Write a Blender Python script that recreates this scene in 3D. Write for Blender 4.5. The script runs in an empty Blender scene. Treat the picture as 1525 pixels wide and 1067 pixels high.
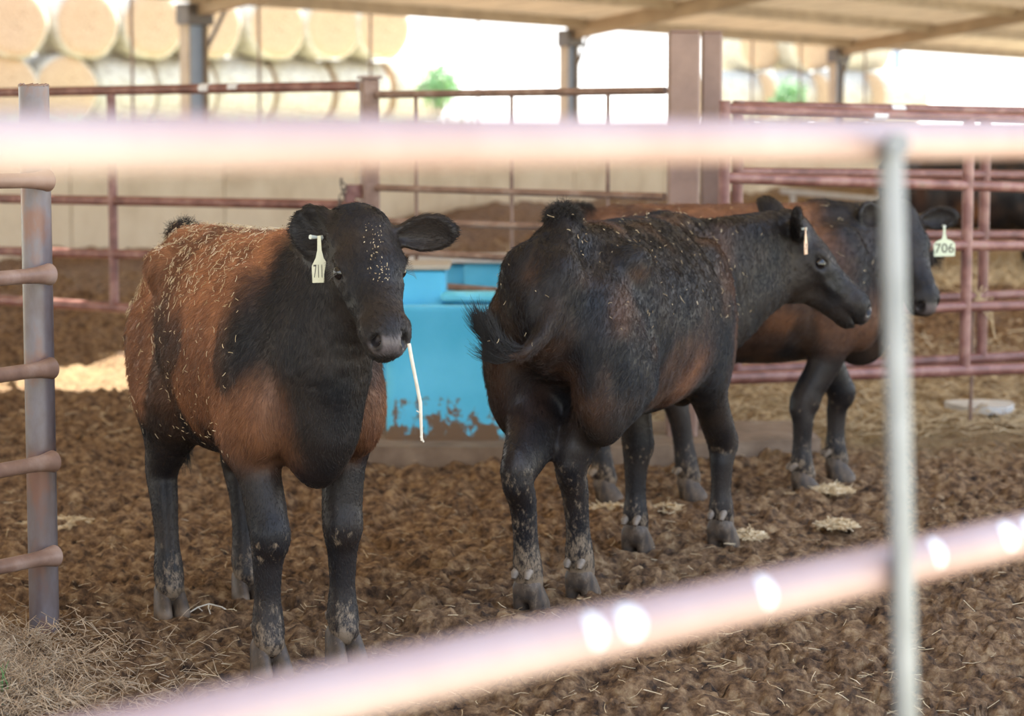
import bpy, math, random
import numpy as np
from mathutils import Vector, Matrix

random.seed(7)
rng = np.random.default_rng(11)
sc = bpy.context.scene
COL = sc.collection

# ------------------------------------------------------------------ camera, sky, sun, exposure
F, CX, CY = 3400.0, 762.5, 533.5
H = 1.40
PITCH = math.atan(326.5 / F)
cam_d = bpy.data.cameras.new('camera')
cam_d.sensor_width = 36.0
cam_d.lens = F / 1525.0 * 36.0
cam_d.dof.use_dof = True
cam_d.dof.focus_distance = 6.05
cam_d.dof.aperture_fstop = 3.4
cam_d.clip_start = 0.05
cam_d.clip_end = 400
cam = bpy.data.objects.new('camera', cam_d)
cam.location = (0, 0, H)
cam.rotation_euler = (math.pi / 2 - PITCH, 0, 0)
COL.objects.link(cam)
sc.camera = cam

sc.view_settings.view_transform = 'Standard'
sc.view_settings.look = 'None'
sc.view_settings.gamma = 1.0
sc.view_settings.use_curve_mapping = False
sc.view_settings.exposure = 1.05
sc.cycles_curves.shape = 'RIBBONS'

world = bpy.data.worlds.new('sky')
sc.world = world
world.use_nodes = True
wn, wl = world.node_tree.nodes, world.node_tree.links
wn.clear()
w_out = wn.new('ShaderNodeOutputWorld')
w_bg = wn.new('ShaderNodeBackground')
w_tc = wn.new('ShaderNodeTexCoord')
w_sep = wn.new('ShaderNodeSeparateXYZ')
w_ramp = wn.new('ShaderNodeValToRGB')
wl.new(w_tc.outputs['Generated'], w_sep.inputs[0])
wl.new(w_sep.outputs['Z'], w_ramp.inputs[0])
e = w_ramp.color_ramp.elements
e[0].position = 0.02; e[0].color = (1.0, 0.985, 0.95, 1)
e[1].position = 0.75; e[1].color = (0.42, 0.62, 1.0, 1)
m_ = w_ramp.color_ramp.elements.new(0.16); m_.color = (0.86, 0.93, 1.0, 1)
wl.new(w_ramp.outputs[0], w_bg.inputs[0])
w_bg.inputs[1].default_value = 1.8
wl.new(w_bg.outputs[0], w_out.inputs[0])

SUN_DIR = Vector((-0.34, -0.50, -1.0)).normalized()      # direction the light travels
sun_d = bpy.data.lights.new('sun', 'SUN')
sun_d.energy = 12.0
sun_d.angle = math.radians(0.6)
sun_d.color = (1.0, 0.95, 0.86)
sun = bpy.data.objects.new('sun', sun_d)
sun.rotation_euler = (-SUN_DIR).to_track_quat('Z', 'Y').to_euler()
sun.location = (5, -5, 12)
COL.objects.link(sun)


# ------------------------------------------------------------------ helpers
def ray(px, py):
    cx, cy = (px - CX) / F, -(py - CY) / F
    c, s = math.cos(PITCH), math.sin(PITCH)
    return Vector((cx, c + s * cy, -s + c * cy))


def P(px, py, Y):
    r = ray(px, py)
    return Vector((0, 0, H)) + r * (Y / r.y)


def G(px, py, z=0.0):
    r = ray(px, py)
    return Vector((0, 0, H)) + r * ((z - H) / r.z)


def tag(o, label=None, cat=None, group=None, kind=None):
    if label: o['label'] = label
    if cat: o['category'] = cat
    if group: o['group'] = group
    if kind: o['kind'] = kind
    return o


def empty(name, loc, rz=0.0):
    o = bpy.data.objects.new(name, None)
    o.location = loc
    o.rotation_euler = (0, 0, rz)
    o.empty_display_size = 0.1
    COL.objects.link(o)
    return o


def link(name, me, mat=None, parent=None, smooth=False):
    o = bpy.data.objects.new(name, me)
    if mat is not None and len(me.materials) == 0:
        me.materials.append(mat)
    COL.objects.link(o)
    if parent is not None:
        o.parent = parent
    if smooth:
        me.polygons.foreach_set('use_smooth', np.ones(len(me.polygons), dtype=bool))
    return o


class MB:
    """collects geometry for one mesh (coordinates local to the parent if one is given)"""
    def __init__(self, origin=(0, 0, 0)):
        self.v, self.f, self.o = [], [], Vector(origin)
        self.sm = []

    def box(self, c, s, rz=0.0, M=None, bevel=0.0):
        c = Vector(c); hx, hy, hz = s[0] / 2, s[1] / 2, s[2] / 2
        R = M if M is not None else Matrix.Rotation(rz, 3, 'Z')
        n = len(self.v)
        if bevel <= 0:
            for z in (-hz, hz):
                for x, y in ((-hx, -hy), (hx, -hy), (hx, hy), (-hx, hy)):
                    self.v.append(c + R @ Vector((x, y, z)))
            fs = [(3, 2, 1, 0), (4, 5, 6, 7), (0, 1, 5, 4), (1, 2, 6, 5), (2, 3, 7, 6), (3, 0, 4, 7)]
        else:
            b = bevel
            rings = [(-hz, b), (-hz + b, 0), (hz - b, 0), (hz, b)]
            for z, ins in rings:
                x1, y1 = hx - ins, hy - ins
                x0, y0 = hx - b - ins * 0.0, hy - b - ins * 0.0
                for x, y in ((-x0 + ins, -y1), (x0 - ins, -y1), (x1, -y0 + ins), (x1, y0 - ins), (x0 - ins, y1), (-x0 + ins, y1), (-x1, y0 - ins), (-x1, -y0 + ins)):
                    self.v.append(c + R @ Vector((x, y, z)))
            fs = [tuple(range(7, -1, -1)), tuple(range(24, 32))]
            for r in range(3):
                for k in range(8):
                    a, b2 = r * 8 + k, r * 8 + (k + 1) % 8
                    fs.append((a, b2, b2 + 8, a + 8))
        self.f += [tuple(n + i for i in f) for f in fs]
        return self

    def tube(self, pts, r, seg=14, cap=True, rr=None):
        pts = [Vector(p) for p in pts]
        n0 = len(self.v)
        prev = None
        for i, p in enumerate(pts):
            if i == 0: t = pts[1] - p
            elif i == len(pts) - 1: t = p - pts[i - 1]
            else: t = pts[i + 1] - pts[i - 1]
            t.normalize()
            if prev is None:
                u = t.orthogonal().normalized()
            else:
                u = (prev - t * prev.dot(t)).normalized()
            prev = u
            w = t.cross(u)
            ri = rr[i] if rr is not None else r
            if not isinstance(ri, tuple): ri = (ri, ri)
            for k in range(seg):
                a = 2 * math.pi * k / seg
                self.v.append(p + u * (math.cos(a) * ri[0]) + w * (math.sin(a) * ri[1]))
        for i in range(len(pts) - 1):
            for k in range(seg):
                a, b = n0 + i * seg + k, n0 + i * seg + (k + 1) % seg
                self.f.append((a, b, b + seg, a + seg))
        if cap:
            self.f.append(tuple(range(n0 + seg - 1, n0 - 1, -1)))
            m = n0 + (len(pts) - 1) * seg
            self.f.append(tuple(range(m, m + seg)))
        return self

    def poly(self, pts):
        n = len(self.v)
        self.v += [Vector(p) for p in pts]
        self.f.append(tuple(range(n, n + len(pts))))
        return self

    def prism(self, pts, thick):
        """closed outline extruded by the vector thick"""
        n, k = len(self.v), len(pts)
        t = Vector(thick)
        self.v += [Vector(p) for p in pts] + [Vector(p) + t for p in pts]
        self.f.append(tuple(range(n + k - 1, n - 1, -1)))
        self.f.append(tuple(range(n + k, n + 2 * k)))
        for i in range(k):
            j = (i + 1) % k
            self.f.append((n + i, n + j, n + k + j, n + k + i))
        return self

    def build(self, name, mat, parent=None, smooth=True):
        me = bpy.data.meshes.new(name)
        off = self.o
        me.from_pydata([tuple(v - off) for v in self.v], [], self.f)
        me.validate()
        o = link(name, me, mat, parent, False)
        if smooth:
            me.polygons.foreach_set('use_smooth', np.ones(len(me.polygons), dtype=bool))
            try:
                me.set_sharp_from_angle(angle=math.radians(38))
            except Exception:
                pass
        if parent is None:
            o.location = off
        return o


def mesh_np(name, V, Fq):
    me = bpy.data.meshes.new(name)
    nv, nf = len(V), len(Fq)
    k = Fq.shape[1]
    me.vertices.add(nv)
    me.vertices.foreach_set('co', np.ascontiguousarray(V, dtype=np.float32).ravel())
    me.loops.add(nf * k)
    me.loops.foreach_set('vertex_index', np.ascontiguousarray(Fq, dtype=np.int32).ravel())
    me.polygons.add(nf)
    me.polygons.foreach_set('loop_start', np.arange(0, nf * k, k, dtype=np.int32))
    me.polygons.foreach_set('use_smooth', np.ones(nf, dtype=bool))
    me.update(calc_edges=True)
    me.validate()
    return me


def col_attr(me, name, C):
    a = me.attributes.new(name, 'FLOAT_COLOR', 'POINT')
    C4 = np.ones((len(C), 4), dtype=np.float32)
    C4[:, :3] = C
    a.data.foreach_set('color', C4.ravel())


def f_attr(me, name, A):
    a = me.attributes.new(name, 'FLOAT', 'POINT')
    a.data.foreach_set('value', np.ascontiguousarray(A, dtype=np.float32))


# vector noise in numpy
def _hash(ix, iy, iz, s=0):
    h = (ix.astype(np.int64) * 374761393 + iy.astype(np.int64) * 668265263 + iz.astype(np.int64) * 2147483647 + s * 144665) & 0xffffffff
    h = ((h ^ (h >> 13)) * 1274126177) & 0xffffffff
    h = ((h ^ (h >> 16)) * 2246822519) & 0xffffffff
    return ((h ^ (h >> 15)) & 0xffffff) / float(0xffffff)


def vnoise(p, s=0):
    p = np.asarray(p, dtype=np.float64)
    i = np.floor(p).astype(np.int64)
    f = p - i
    f = f * f * (3 - 2 * f)
    r = 0
    for dx in (0, 1):
        wx = f[..., 0] if dx else 1 - f[..., 0]
        for dy in (0, 1):
            wy = f[..., 1] if dy else 1 - f[..., 1]
            for dz in (0, 1):
                wz = f[..., 2] if dz else 1 - f[..., 2]
                r = r + wx * wy * wz * _hash(i[..., 0] + dx, i[..., 1] + dy, i[..., 2] + dz, s)
    return r


def vnoise2(x, y, s=0):
    ix, iy = np.floor(x).astype(np.int64), np.floor(y).astype(np.int64)
    fx, fy = x - ix, y - iy
    fx = fx * fx * (3 - 2 * fx); fy = fy * fy * (3 - 2 * fy)
    z = np.zeros_like(ix)
    a = _hash(ix, iy, z, s); b = _hash(ix + 1, iy, z, s)
    c = _hash(ix, iy + 1, z, s); d = _hash(ix + 1, iy + 1, z, s)
    return (a * (1 - fx) + b * fx) * (1 - fy) + (c * (1 - fx) + d * fx) * fy


def worley2(x, y, s=0):
    ix, iy = np.floor(x).astype(np.int64), np.floor(y).astype(np.int64)
    f1 = np.full(x.shape, 9.0); f2 = np.full(x.shape, 9.0); cid = np.zeros(x.shape)
    z = np.zeros_like(ix)
    for dx in (-1, 0, 1):
        for dy in (-1, 0, 1):
            jx, jy = ix + dx, iy + dy
            qx = jx + _hash(jx, jy, z, s); qy = jy + _hash(jx, jy, z + 1, s)
            d = np.sqrt((x - qx) ** 2 + (y - qy) ** 2)
            c = _hash(jx, jy, z + 2, s)
            m = d < f1
            f2 = np.where(m, f1, np.minimum(f2, d))
            cid = np.where(m, c, cid)
            f1 = np.where(m, d, f1)
    return f1, f2, cid


# ------------------------------------------------------------------ materials
def new_mat(name):
    m = bpy.data.materials.new(name)
    m.use_nodes = True
    nt = m.node_tree
    b = nt.nodes.get('Principled BSDF')
    return m, nt, b


def nd(nt, typ, **kw):
    n = nt.nodes.new(typ)
    for k, v in kw.items():
        setattr(n, k, v)
    return n


def noise_ramp(nt, scale, stops, detail=4, rough=0.55, coord='Object', stretch=None, dist=0.0):
    tc = nd(nt, 'ShaderNodeTexCoord')
    src = tc.outputs[coord]
    if stretch:
        mp = nd(nt, 'ShaderNodeMapping')
        mp.inputs['Scale'].default_value = stretch
        nt.links.new(src, mp.inputs[0]); src = mp.outputs[0]
    n = nd(nt, 'ShaderNodeTexNoise')
    n.inputs['Scale'].default_value = scale
    n.inputs['Detail'].default_value = detail
    n.inputs['Roughness'].default_value = rough
    n.inputs['Distortion'].default_value = dist
    nt.links.new(src, n.inputs['Vector'])
    r = nd(nt, 'ShaderNodeValToRGB')
    el = r.color_ramp.elements
    while len(el) > 1: el.remove(el[-1])
    el[0].position = stops[0][0]; el[0].color = (*stops[0][1], 1)
    for p, c in stops[1:]:
        q = el.new(p); q.color = (*c, 1)
    nt.links.new(n.outputs['Fac'], r.inputs[0])
    return n, r


def bump(nt, b, fac_out, strength, dist=0.01):
    bp = nd(nt, 'ShaderNodeBump')
    bp.inputs['Strength'].default_value = strength
    bp.inputs['Distance'].default_value = dist
    nt.links.new(fac_out, bp.inputs['Height'])
    nt.links.new(bp.outputs[0], b.inputs['Normal'])


def simple(name, stops, scale=8, rough=0.6, metal=0.0, bmp=0.2, bdist=0.004, detail=5, stretch=None, spec=0.5, coat=0.0):
    m, nt, b = new_mat(name)
    n, r = noise_ramp(nt, scale, stops, detail=detail, stretch=stretch)
    nt.links.new(r.outputs[0], b.inputs['Base Color'])
    b.inputs['Roughness'].default_value = rough
    b.inputs['Metallic'].default_value = metal
    b.inputs['Specular IOR Level'].default_value = spec
    b.inputs['Coat Weight'].default_value = coat
    if bmp: bump(nt, b, n.outputs['Fac'], bmp, bdist)
    return m


M = {}
M['pipe'] = simple('rusty_red_pipe', [(0.3, (0.115, 0.042, 0.036)), (0.5, (0.19, 0.078, 0.066)), (0.62, (0.27, 0.135, 0.115)), (0.8, (0.20, 0.12, 0.085))], 9, 0.45, 0.0, 0.25)
M['pipe_brown'] = simple('brown_rust_pipe', [(0.3, (0.14, 0.078, 0.056)), (0.5, (0.225, 0.135, 0.10)), (0.62, (0.30, 0.205, 0.165)), (0.8, (0.20, 0.15, 0.13))], 9, 0.5, 0.0, 0.25)
M['near_pipe'] = simple('faded_pink_primer_pipe', [(0.3, (0.265, 0.165, 0.155)), (0.55, (0.305, 0.21, 0.203)), (0.75, (0.33, 0.25, 0.246))], 5, 0.42, 0.0, 0.1)
M['post_grey'] = simple('weathered_steel_post', [(0.36, (0.15, 0.072, 0.050)), (0.45, (0.115, 0.085, 0.082)), (0.54, (0.145, 0.125, 0.135)), (0.62, (0.18, 0.095, 0.070))], 6.0, 0.38, 0.2, 0.3, stretch=(1, 1, .5))
M['big_post'] = simple('brown_steel_tube', [(0.3, (0.20, 0.125, 0.10)), (0.55, (0.27, 0.175, 0.14)), (0.75, (0.34, 0.235, 0.195))], 6, 0.55, 0.0, 0.2)
M['galv'] = simple('galvanised_rod', [(0.3, (0.15, 0.155, 0.17)), (0.7, (0.22, 0.225, 0.25))], 12, 0.4, 0.5, 0.1)
M['white_highlight'] = simple('white_highlight_patch', [(0.3, (0.62, 0.62, 0.66)), (0.7, (0.72, 0.72, 0.74))], 30, 0.5, 0, 0.1)  # white colouring for highlights laid on the pipes
M['dark_steel'] = simple('dark_steel', [(0.3, (0.07, 0.06, 0.055)), (0.7, (0.13, 0.10, 0.08))], 12, 0.5, 0.3, 0.2)
M['rod'] = simple('thin_rusty_rod', [(0.3, (0.13, 0.075, 0.055)), (0.7, (0.24, 0.15, 0.11))], 12, 0.6, 0.0, 0.2)
M['col_tan'] = simple('tan_column_flange', [(0.3, (0.30, 0.215, 0.135)), (0.7, (0.42, 0.31, 0.20))], 3, 0.6)
M['col_blue'] = simple('grey_blue_column_web', [(0.3, (0.22, 0.27, 0.36)), (0.7, (0.30, 0.35, 0.44))], 3, 0.5)
M['hay'] = simple('hay', [(0.3, (0.26, 0.155, 0.085)), (0.5, (0.42, 0.28, 0.165)), (0.7, (0.54, 0.39, 0.25))], 25, 0.9, 0, 0.6, 0.02)
M['bale_side'] = simple('pale_net_wrapped_hay', [(0.3, (0.32, 0.27, 0.20)), (0.5, (0.43, 0.38, 0.30)), (0.7, (0.52, 0.46, 0.37))], 8, 0.9, 0, 0.4, 0.02)
M['straw'] = simple('straw', [(0.3, (0.36, 0.25, 0.13)), (0.5, (0.52, 0.40, 0.24)), (0.7, (0.66, 0.54, 0.37))], 30, 0.75, 0, 0)
M['hay_old'] = simple('old_dry_hay', [(0.3, (0.20, 0.13, 0.075)), (0.5, (0.38, 0.275, 0.175)), (0.7, (0.56, 0.45, 0.32))], 18, 0.8, 0, 0)
M['pale_straw'] = simple('pale_straw', [(0.3, (0.48, 0.42, 0.33)), (0.7, (0.60, 0.55, 0.47))], 30, 0.6, 0, 0)
M['leaf'] = simple('green_leaves', [(0.3, (0.06, 0.16, 0.04)), (0.7, (0.18, 0.36, 0.12))], 10, 0.6, 0, 0)
M['bark'] = simple('bark', [(0.3, (0.10, 0.07, 0.05)), (0.7, (0.18, 0.14, 0.1))], 10, 0.8, 0, 0.3)
M['horn'] = simple('pale_horn', [(0.3, (0.11, 0.085, 0.065)), (0.7, (0.22, 0.17, 0.125))], 60, 0.6, 0, 0.2, 0.002)
M['tag_yellow'] = simple('pale_yellow_tag', [(0.3, (0.50, 0.47, 0.32)), (0.7, (0.56, 0.53, 0.38))], 40, 0.4, 0, 0)
M['tag_white'] = simple('white_green_tag', [(0.3, (0.50, 0.55, 0.40)), (0.7, (0.56, 0.60, 0.45))], 40, 0.4, 0, 0)
M['tag_pink'] = simple('peach_tag', [(0.3, (0.60, 0.36, 0.22)), (0.7, (0.64, 0.42, 0.28))], 40, 0.4, 0, 0)
M['stud'] = simple('tag_stud', [(0.3, (0.5, 0.53, 0.47)), (0.7, (0.56, 0.58, 0.53))], 40, 0.4, 0, 0)
M['ink'] = simple('black_marker', [(0.3, (0.04, 0.035, 0.03)), (0.7, (0.07, 0.06, 0.05))], 40, 0.7, 0, 0)
M['lid'] = simple('weathered_board', [(0.3, (0.33, 0.28, 0.22)), (0.7, (0.50, 0.44, 0.35))], 9, 0.8, 0, 0.3, 0.004, stretch=(1, 6, 6))
M['board_white'] = simple('white_board', [(0.3, (0.45, 0.44, 0.42)), (0.7, (0.58, 0.57, 0.55))], 9, 0.7, 0, 0.1)


def eye_mat():
    m, nt, b = new_mat('dark_wet_eye')
    b.inputs['Base Color'].default_value = (0.006, 0.005, 0.006, 1)
    b.inputs['Roughness'].default_value = 0.12
    b.inputs['Coat Weight'].default_value = 0.3
    b.inputs['Coat Roughness'].default_value = 0.03
    return m


M['eye'] = eye_mat()


def coat_mat(name, hair=False):
    m, nt, b = new_mat(name)
    a = nd(nt, 'ShaderNodeAttribute'); a.attribute_name = 'coat'
    if hair:
        nt.links.new(a.outputs['Color'], b.inputs['Base Color'])
    if not hair:
        # dried mud in specks and crusts where the 'mud' weight is high
        tc0 = nd(nt, 'ShaderNodeTexCoord')
        mdn = nd(nt, 'ShaderNodeTexNoise'); mdn.inputs['Scale'].default_value = 45; mdn.inputs['Detail'].default_value = 9; mdn.inputs['Roughness'].default_value = 0.75
        mp0 = nd(nt, 'ShaderNodeMapping'); mp0.inputs['Scale'].default_value = (1, 1, 0.6)
        nt.links.new(tc0.outputs['Object'], mp0.inputs[0]); nt.links.new(mp0.outputs[0], mdn.inputs['Vector'])
        ma = nd(nt, 'ShaderNodeAttribute'); ma.attribute_name = 'mud'
        ms = nd(nt, 'ShaderNodeMath'); ms.operation = 'MULTIPLY_ADD'; ms.inputs[1].default_value = 0.36
        nt.links.new(ma.outputs['Fac'], ms.inputs[0]); nt.links.new(mdn.outputs['Fac'], ms.inputs[2])
        mt = nd(nt, 'ShaderNodeMapRange'); mt.inputs['From Min'].default_value = 0.68; mt.inputs['From Max'].default_value = 0.80
        nt.links.new(ms.outputs[0], mt.inputs['Value'])
        mx = nd(nt, 'ShaderNodeMix'); mx.data_type = 'RGBA'
        nt.links.new(mt.outputs[0], mx.inputs['Factor']); nt.links.new(a.outputs['Color'], mx.inputs['A']); mx.inputs['B'].default_value = (0.17, 0.125, 0.085, 1)
        nt.links.new(mx.outputs['Result'], b.inputs['Base Color'])
    if hair:
        b.inputs['Roughness'].default_value = 0.5
        b.inputs['Specular IOR Level'].default_value = 0.3
    else:
        g = nd(nt, 'ShaderNodeAttribute'); g.attribute_name = 'gloss'
        mr = nd(nt, 'ShaderNodeMapRange')
        mr.inputs['To Min'].default_value = 0.48; mr.inputs['To Max'].default_value = 0.24
        nt.links.new(g.outputs['Fac'], mr.inputs['Value'])
        nt.links.new(mr.outputs[0], b.inputs['Roughness'])
        tc = nd(nt, 'ShaderNodeTexCoord')
        n = nd(nt, 'ShaderNodeTexNoise'); n.inputs['Scale'].default_value = 140; n.inputs['Detail'].default_value = 3
        nt.links.new(tc.outputs['Object'], n.inputs['Vector'])
        bump(nt, b, n.outputs['Fac'], 0.35, 0.003)
        b.inputs['Specular IOR Level'].default_value = 0.22
    return m


M['coat'] = coat_mat('cattle_coat')
M['fur'] = coat_mat('cattle_fur', True)


def ground_mat():
    m, nt, b = new_mat('trampled_manure_and_straw')
    tc = nd(nt, 'ShaderNodeTexCoord')
    L = nt.links

    def noise(scale, detail=6, rough=0.6, dist=0.0, vec=None):
        n = nd(nt, 'ShaderNodeTexNoise')
        n.inputs['Scale'].default_value = scale; n.inputs['Detail'].default_value = detail
        n.inputs['Roughness'].default_value = rough; n.inputs['Distortion'].default_value = dist
        L.new(vec or tc.outputs['Object'], n.inputs['Vector'])
        return n

    def ramp(src, stops):
        r = nd(nt, 'ShaderNodeValToRGB')
        el = r.color_ramp.elements
        while len(el) > 1: el.remove(el[-1])
        el[0].position = stops[0][0]; el[0].color = (*stops[0][1], 1)
        for p, c in stops[1:]:
            q = el.new(p); q.color = (*c, 1)
        L.new(src, r.inputs[0])
        return r
    n1 = noise(22, 9, 0.68)
    soil = ramp(n1.outputs['Fac'], [(0.34, (0.032, 0.017, 0.010)), (0.43, (0.130, 0.069, 0.033)), (0.53, (0.285, 0.165, 0.082)), (0.65, (0.49, 0.33, 0.180))])
    n2 = noise(60, 6, 0.7, 1.5)
    hayc = ramp(n2.outputs['Fac'], [(0.32, (0.13, 0.08, 0.035)), (0.48, (0.30, 0.20, 0.095)), (0.64, (0.48, 0.35, 0.17)), (0.8, (0.62, 0.49, 0.27))])
    at = nd(nt, 'ShaderNodeAttribute'); at.attribute_name = 'straw'
    n3 = noise(7, 5, 0.7)
    add = nd(nt, 'ShaderNodeMath'); add.operation = 'ADD'
    L.new(at.outputs['Fac'], add.inputs[0]); L.new(n3.outputs['Fac'], add.inputs[1])
    mr = nd(nt, 'ShaderNodeMapRange'); mr.inputs['From Min'].default_value = 0.62; mr.inputs['From Max'].default_value = 1.05
    L.new(add.outputs[0], mr.inputs['Value'])
    mix = nd(nt, 'ShaderNodeMix'); mix.data_type = 'RGBA'
    L.new(mr.outputs[0], mix.inputs['Factor'])
    L.new(soil.outputs[0], mix.inputs['A']); L.new(hayc.outputs[0], mix.inputs['B'])
    L.new(mix.outputs['Result'], b.inputs['Base Color'])
    b.inputs['Roughness'].default_value = 0.82
    b.inputs['Specular IOR Level'].default_value = 0.3
    n4 = noise(95, 8, 0.75)
    bump(nt, b, n4.outputs['Fac'], 1.0, 0.02)
    return m


M['ground'] = ground_mat()


def wall_mat():
    m, nt, b = new_mat('stained_concrete_wall')
    tc = nd(nt, 'ShaderNodeTexCoord')
    n, r = noise_ramp(nt, 1.2, [(0.3, (0.50, 0.41, 0.29)), (0.5, (0.68, 0.59, 0.45)), (0.7, (0.76, 0.68, 0.54))], detail=8, rough=0.7, stretch=(1, 1, .6))
    L = nt.links
    L.new(r.outputs[0], b.inputs['Base Color'])
    b.inputs['Roughness'].default_value = 0.85
    bump(nt, b, n.outputs['Fac'], 0.3, 0.02)
    return m


M['wall'] = wall_mat()
M['roof'] = roof_mat = simple('tan_roof_underside', [(0.3, (0.19, 0.13, 0.075)), (0.45, (0.35, 0.26, 0.16)), (0.6, (0.48, 0.37, 0.24))], 1.5, 0.8, 0, 0.3, 0.03, stretch=(1, 3, 1))
_nt = roof_mat.node_tree; _b = _nt.nodes['Principled BSDF']; _o = [n for n in _nt.nodes if n.type == 'OUTPUT_MATERIAL'][0]
_tr = _nt.nodes.new('ShaderNodeBsdfTranslucent'); _mx = _nt.nodes.new('ShaderNodeMixShader'); _mx.inputs[0].default_value = 0.075
_tr.inputs[0].default_value = (0.72, 0.52, 0.31, 1)      # sun-bleached translucent sheeting
_nt.links.new(_b.outputs[0], _mx.inputs[1]); _nt.links.new(_tr.outputs[0], _mx.inputs[2]); _nt.links.new(_mx.outputs[0], _o.inputs[0])
M['grass'] = simple('dry_grass_ground', [(0.3, (0.40, 0.40, 0.24)), (0.6, (0.62, 0.58, 0.40))], 3, 0.9, 0, 0.4, 0.03)


def trough_mat():
    m, nt, b = new_mat('muddy_blue_plastic')
    L = nt.links
    n, r = noise_ramp(nt, 3, [(0.3, (0.07, 0.46, 0.70)), (0.6, (0.11, 0.54, 0.80)), (0.8, (0.14, 0.58, 0.80))], detail=4)
    tc = nd(nt, 'ShaderNodeTexCoord')
    sp = nd(nt, 'ShaderNodeSeparateXYZ'); L.new(tc.outputs['Object'], sp.inputs[0])
    n2 = nd(nt, 'ShaderNodeTexNoise'); n2.inputs['Scale'].default_value = 15; n2.inputs['Detail'].default_value = 7; n2.inputs['Roughness'].default_value = 0.65
    mp = nd(nt, 'ShaderNodeMapping'); mp.inputs['Scale'].default_value = (1, 1, 0.7)
    L.new(tc.outputs['Object'], mp.inputs[0]); L.new(mp.outputs[0], n2.inputs['Vector'])
    mr = nd(nt, 'ShaderNodeMapRange')          # dried mud splashed up the lower third
    mr.inputs['From Min'].default_value = 0.08; mr.inputs['From Max'].default_value = 0.36
    mr.inputs['To Min'].default_value = 0.14; mr.inputs['To Max'].default_value = -0.22
    L.new(sp.outputs['Z'], mr.inputs['Value'])
    ad = nd(nt, 'ShaderNodeMath'); ad.operation = 'ADD'
    L.new(n2.outputs['Fac'], ad.inputs[0]); L.new(mr.outputs[0], ad.inputs[1])
    th = nd(nt, 'ShaderNodeMapRange'); th.inputs['From Min'].default_value = 0.49; th.inputs['From Max'].default_value = 0.55
    L.new(ad.outputs[0], th.inputs['Value'])
    mix = nd(nt, 'ShaderNodeMix'); mix.data_type = 'RGBA'
    L.new(th.outputs[0], mix.inputs['Factor'])
    L.new(r.outputs[0], mix.inputs['A']); mix.inputs['B'].default_value = (0.16, 0.10, 0.06, 1)
    L.new(mix.outputs['Result'], b.inputs['Base Color'])
    b.inputs['Roughness'].default_value = 0.5
    return m


M['blue'] = trough_mat()
M['blue_pale'] = simple('algae_stained_blue_plastic', [(0.35, (0.10, 0.48, 0.60)), (0.55, (0.16, 0.60, 0.78)), (0.7, (0.16, 0.42, 0.22))], 6, 0.45, 0, 0.05)
M['curb'] = simple('dirty_concrete', [(0.3, (0.13, 0.085, 0.055)), (0.6, (0.23, 0.165, 0.115)), (0.8, (0.36, 0.29, 0.22))], 6, 0.85, 0, 0.4, 0.01)

# ------------------------------------------------------------------ ground
FEET = []            # hoof spots, filled by the cattle below


def straw_amount(x, y):
    s = np.zeros_like(x)

    def blob(cx, cy, rx, ry, a):
        return a * np.exp(-(((x - cx) / rx) ** 2 + ((y - cy) / ry) ** 2))
    s += blob(2.3, 12.2, 2.6, 2.2, 0.42)
    s += blob(1.3, 10.6, 1.2, 0.8, 0.30)
    s += blob(6.0, 21.0, 4.0, 5.0, 0.65)
    s += blob(-4.0, 20.5, 3.0, 1.6, 0.25)
    s += blob(-1.70, 5.8, 0.40, 0.5, 0.70) + blob(-2.5, 13.3, 1.0, 0.8, 0.45)
    s += blob(4.2, 32, 5.0, 5.0, 0.4)
    s -= blob(3.6, 15.3, 2.4, 1.1, 0.3)
    s -= blob(1.3, 9.2, 0.9, 0.5, 0.12)
    s -= 0.04
    return s


def ground_h(x, y):
    wx = x + 0.05 * (vnoise2(x * 6, y * 6, 1) - .5); wy = y + 0.05 * (vnoise2(x * 6, y * 6, 2) - .5)
    f1, f2, c1 = worley2(wx / 0.11, wy / 0.11, 3)
    g1, g2, c2 = worley2(wx / 0.045 + 9, wy / 0.045, 4)
    k1, k2, c3 = worley2(wx / 0.026 + 3, wy / 0.026, 14)
    dome = lambda d: np.sqrt(np.clip(1 - (d * 1.15) ** 2, 0, 1))
    h = dome(f1) * (0.004 + 0.040 * c1 ** 1.8)
    h += dome(g1) * (0.003 + 0.026 * c2 ** 1.3)
    h += dome(k1) * (0.002 + 0.011 * c3)
    h += 0.05 * (vnoise2(x * 2.3, y * 2.3, 5) - .5) + 0.025 * (vnoise2(x * 9, y * 9, 6) - .5)
    h += 0.014 * (vnoise2(x * 40, y * 40, 7) - .5)
    h -= 0.035
    st = straw_amount(x, y)
    h *= np.clip(1.0 - st * 0.9, 0.45, 1)
    # mounds of bedding and manure further back
    def blob(cx, cy, rx, ry, a):
        return a * np.exp(-(((x - cx) / rx) ** 2 + ((y - cy) / ry) ** 2))
    far = np.clip((y - 12) / 6, 0, 1)
    h += far * 0.16 * vnoise2(x * 1.4, y * 1.1, 8) + far * 0.10 * vnoise2(x * 4, y * 3, 9)
    h += blob(4.6, 30.5, 2.6, 2.6, 0.55) + blob(0.3, 30.0, 2.2, 2.2, 0.45) + blob(8.5, 31, 3.5, 3, 0.5)
    h += blob(3.9, 16.6, 2.6, 0.8, 0.20)
    h += blob(-1.58, 5.58, 0.30, 0.36, 0.17)
    for fx, fy in FEET:
        d2 = ((x - fx) ** 2 + (y - fy) ** 2) / 0.085 ** 2
        h = h * (1 - np.exp(-d2)) - 0.006 * np.exp(-d2)
    return h


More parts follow.
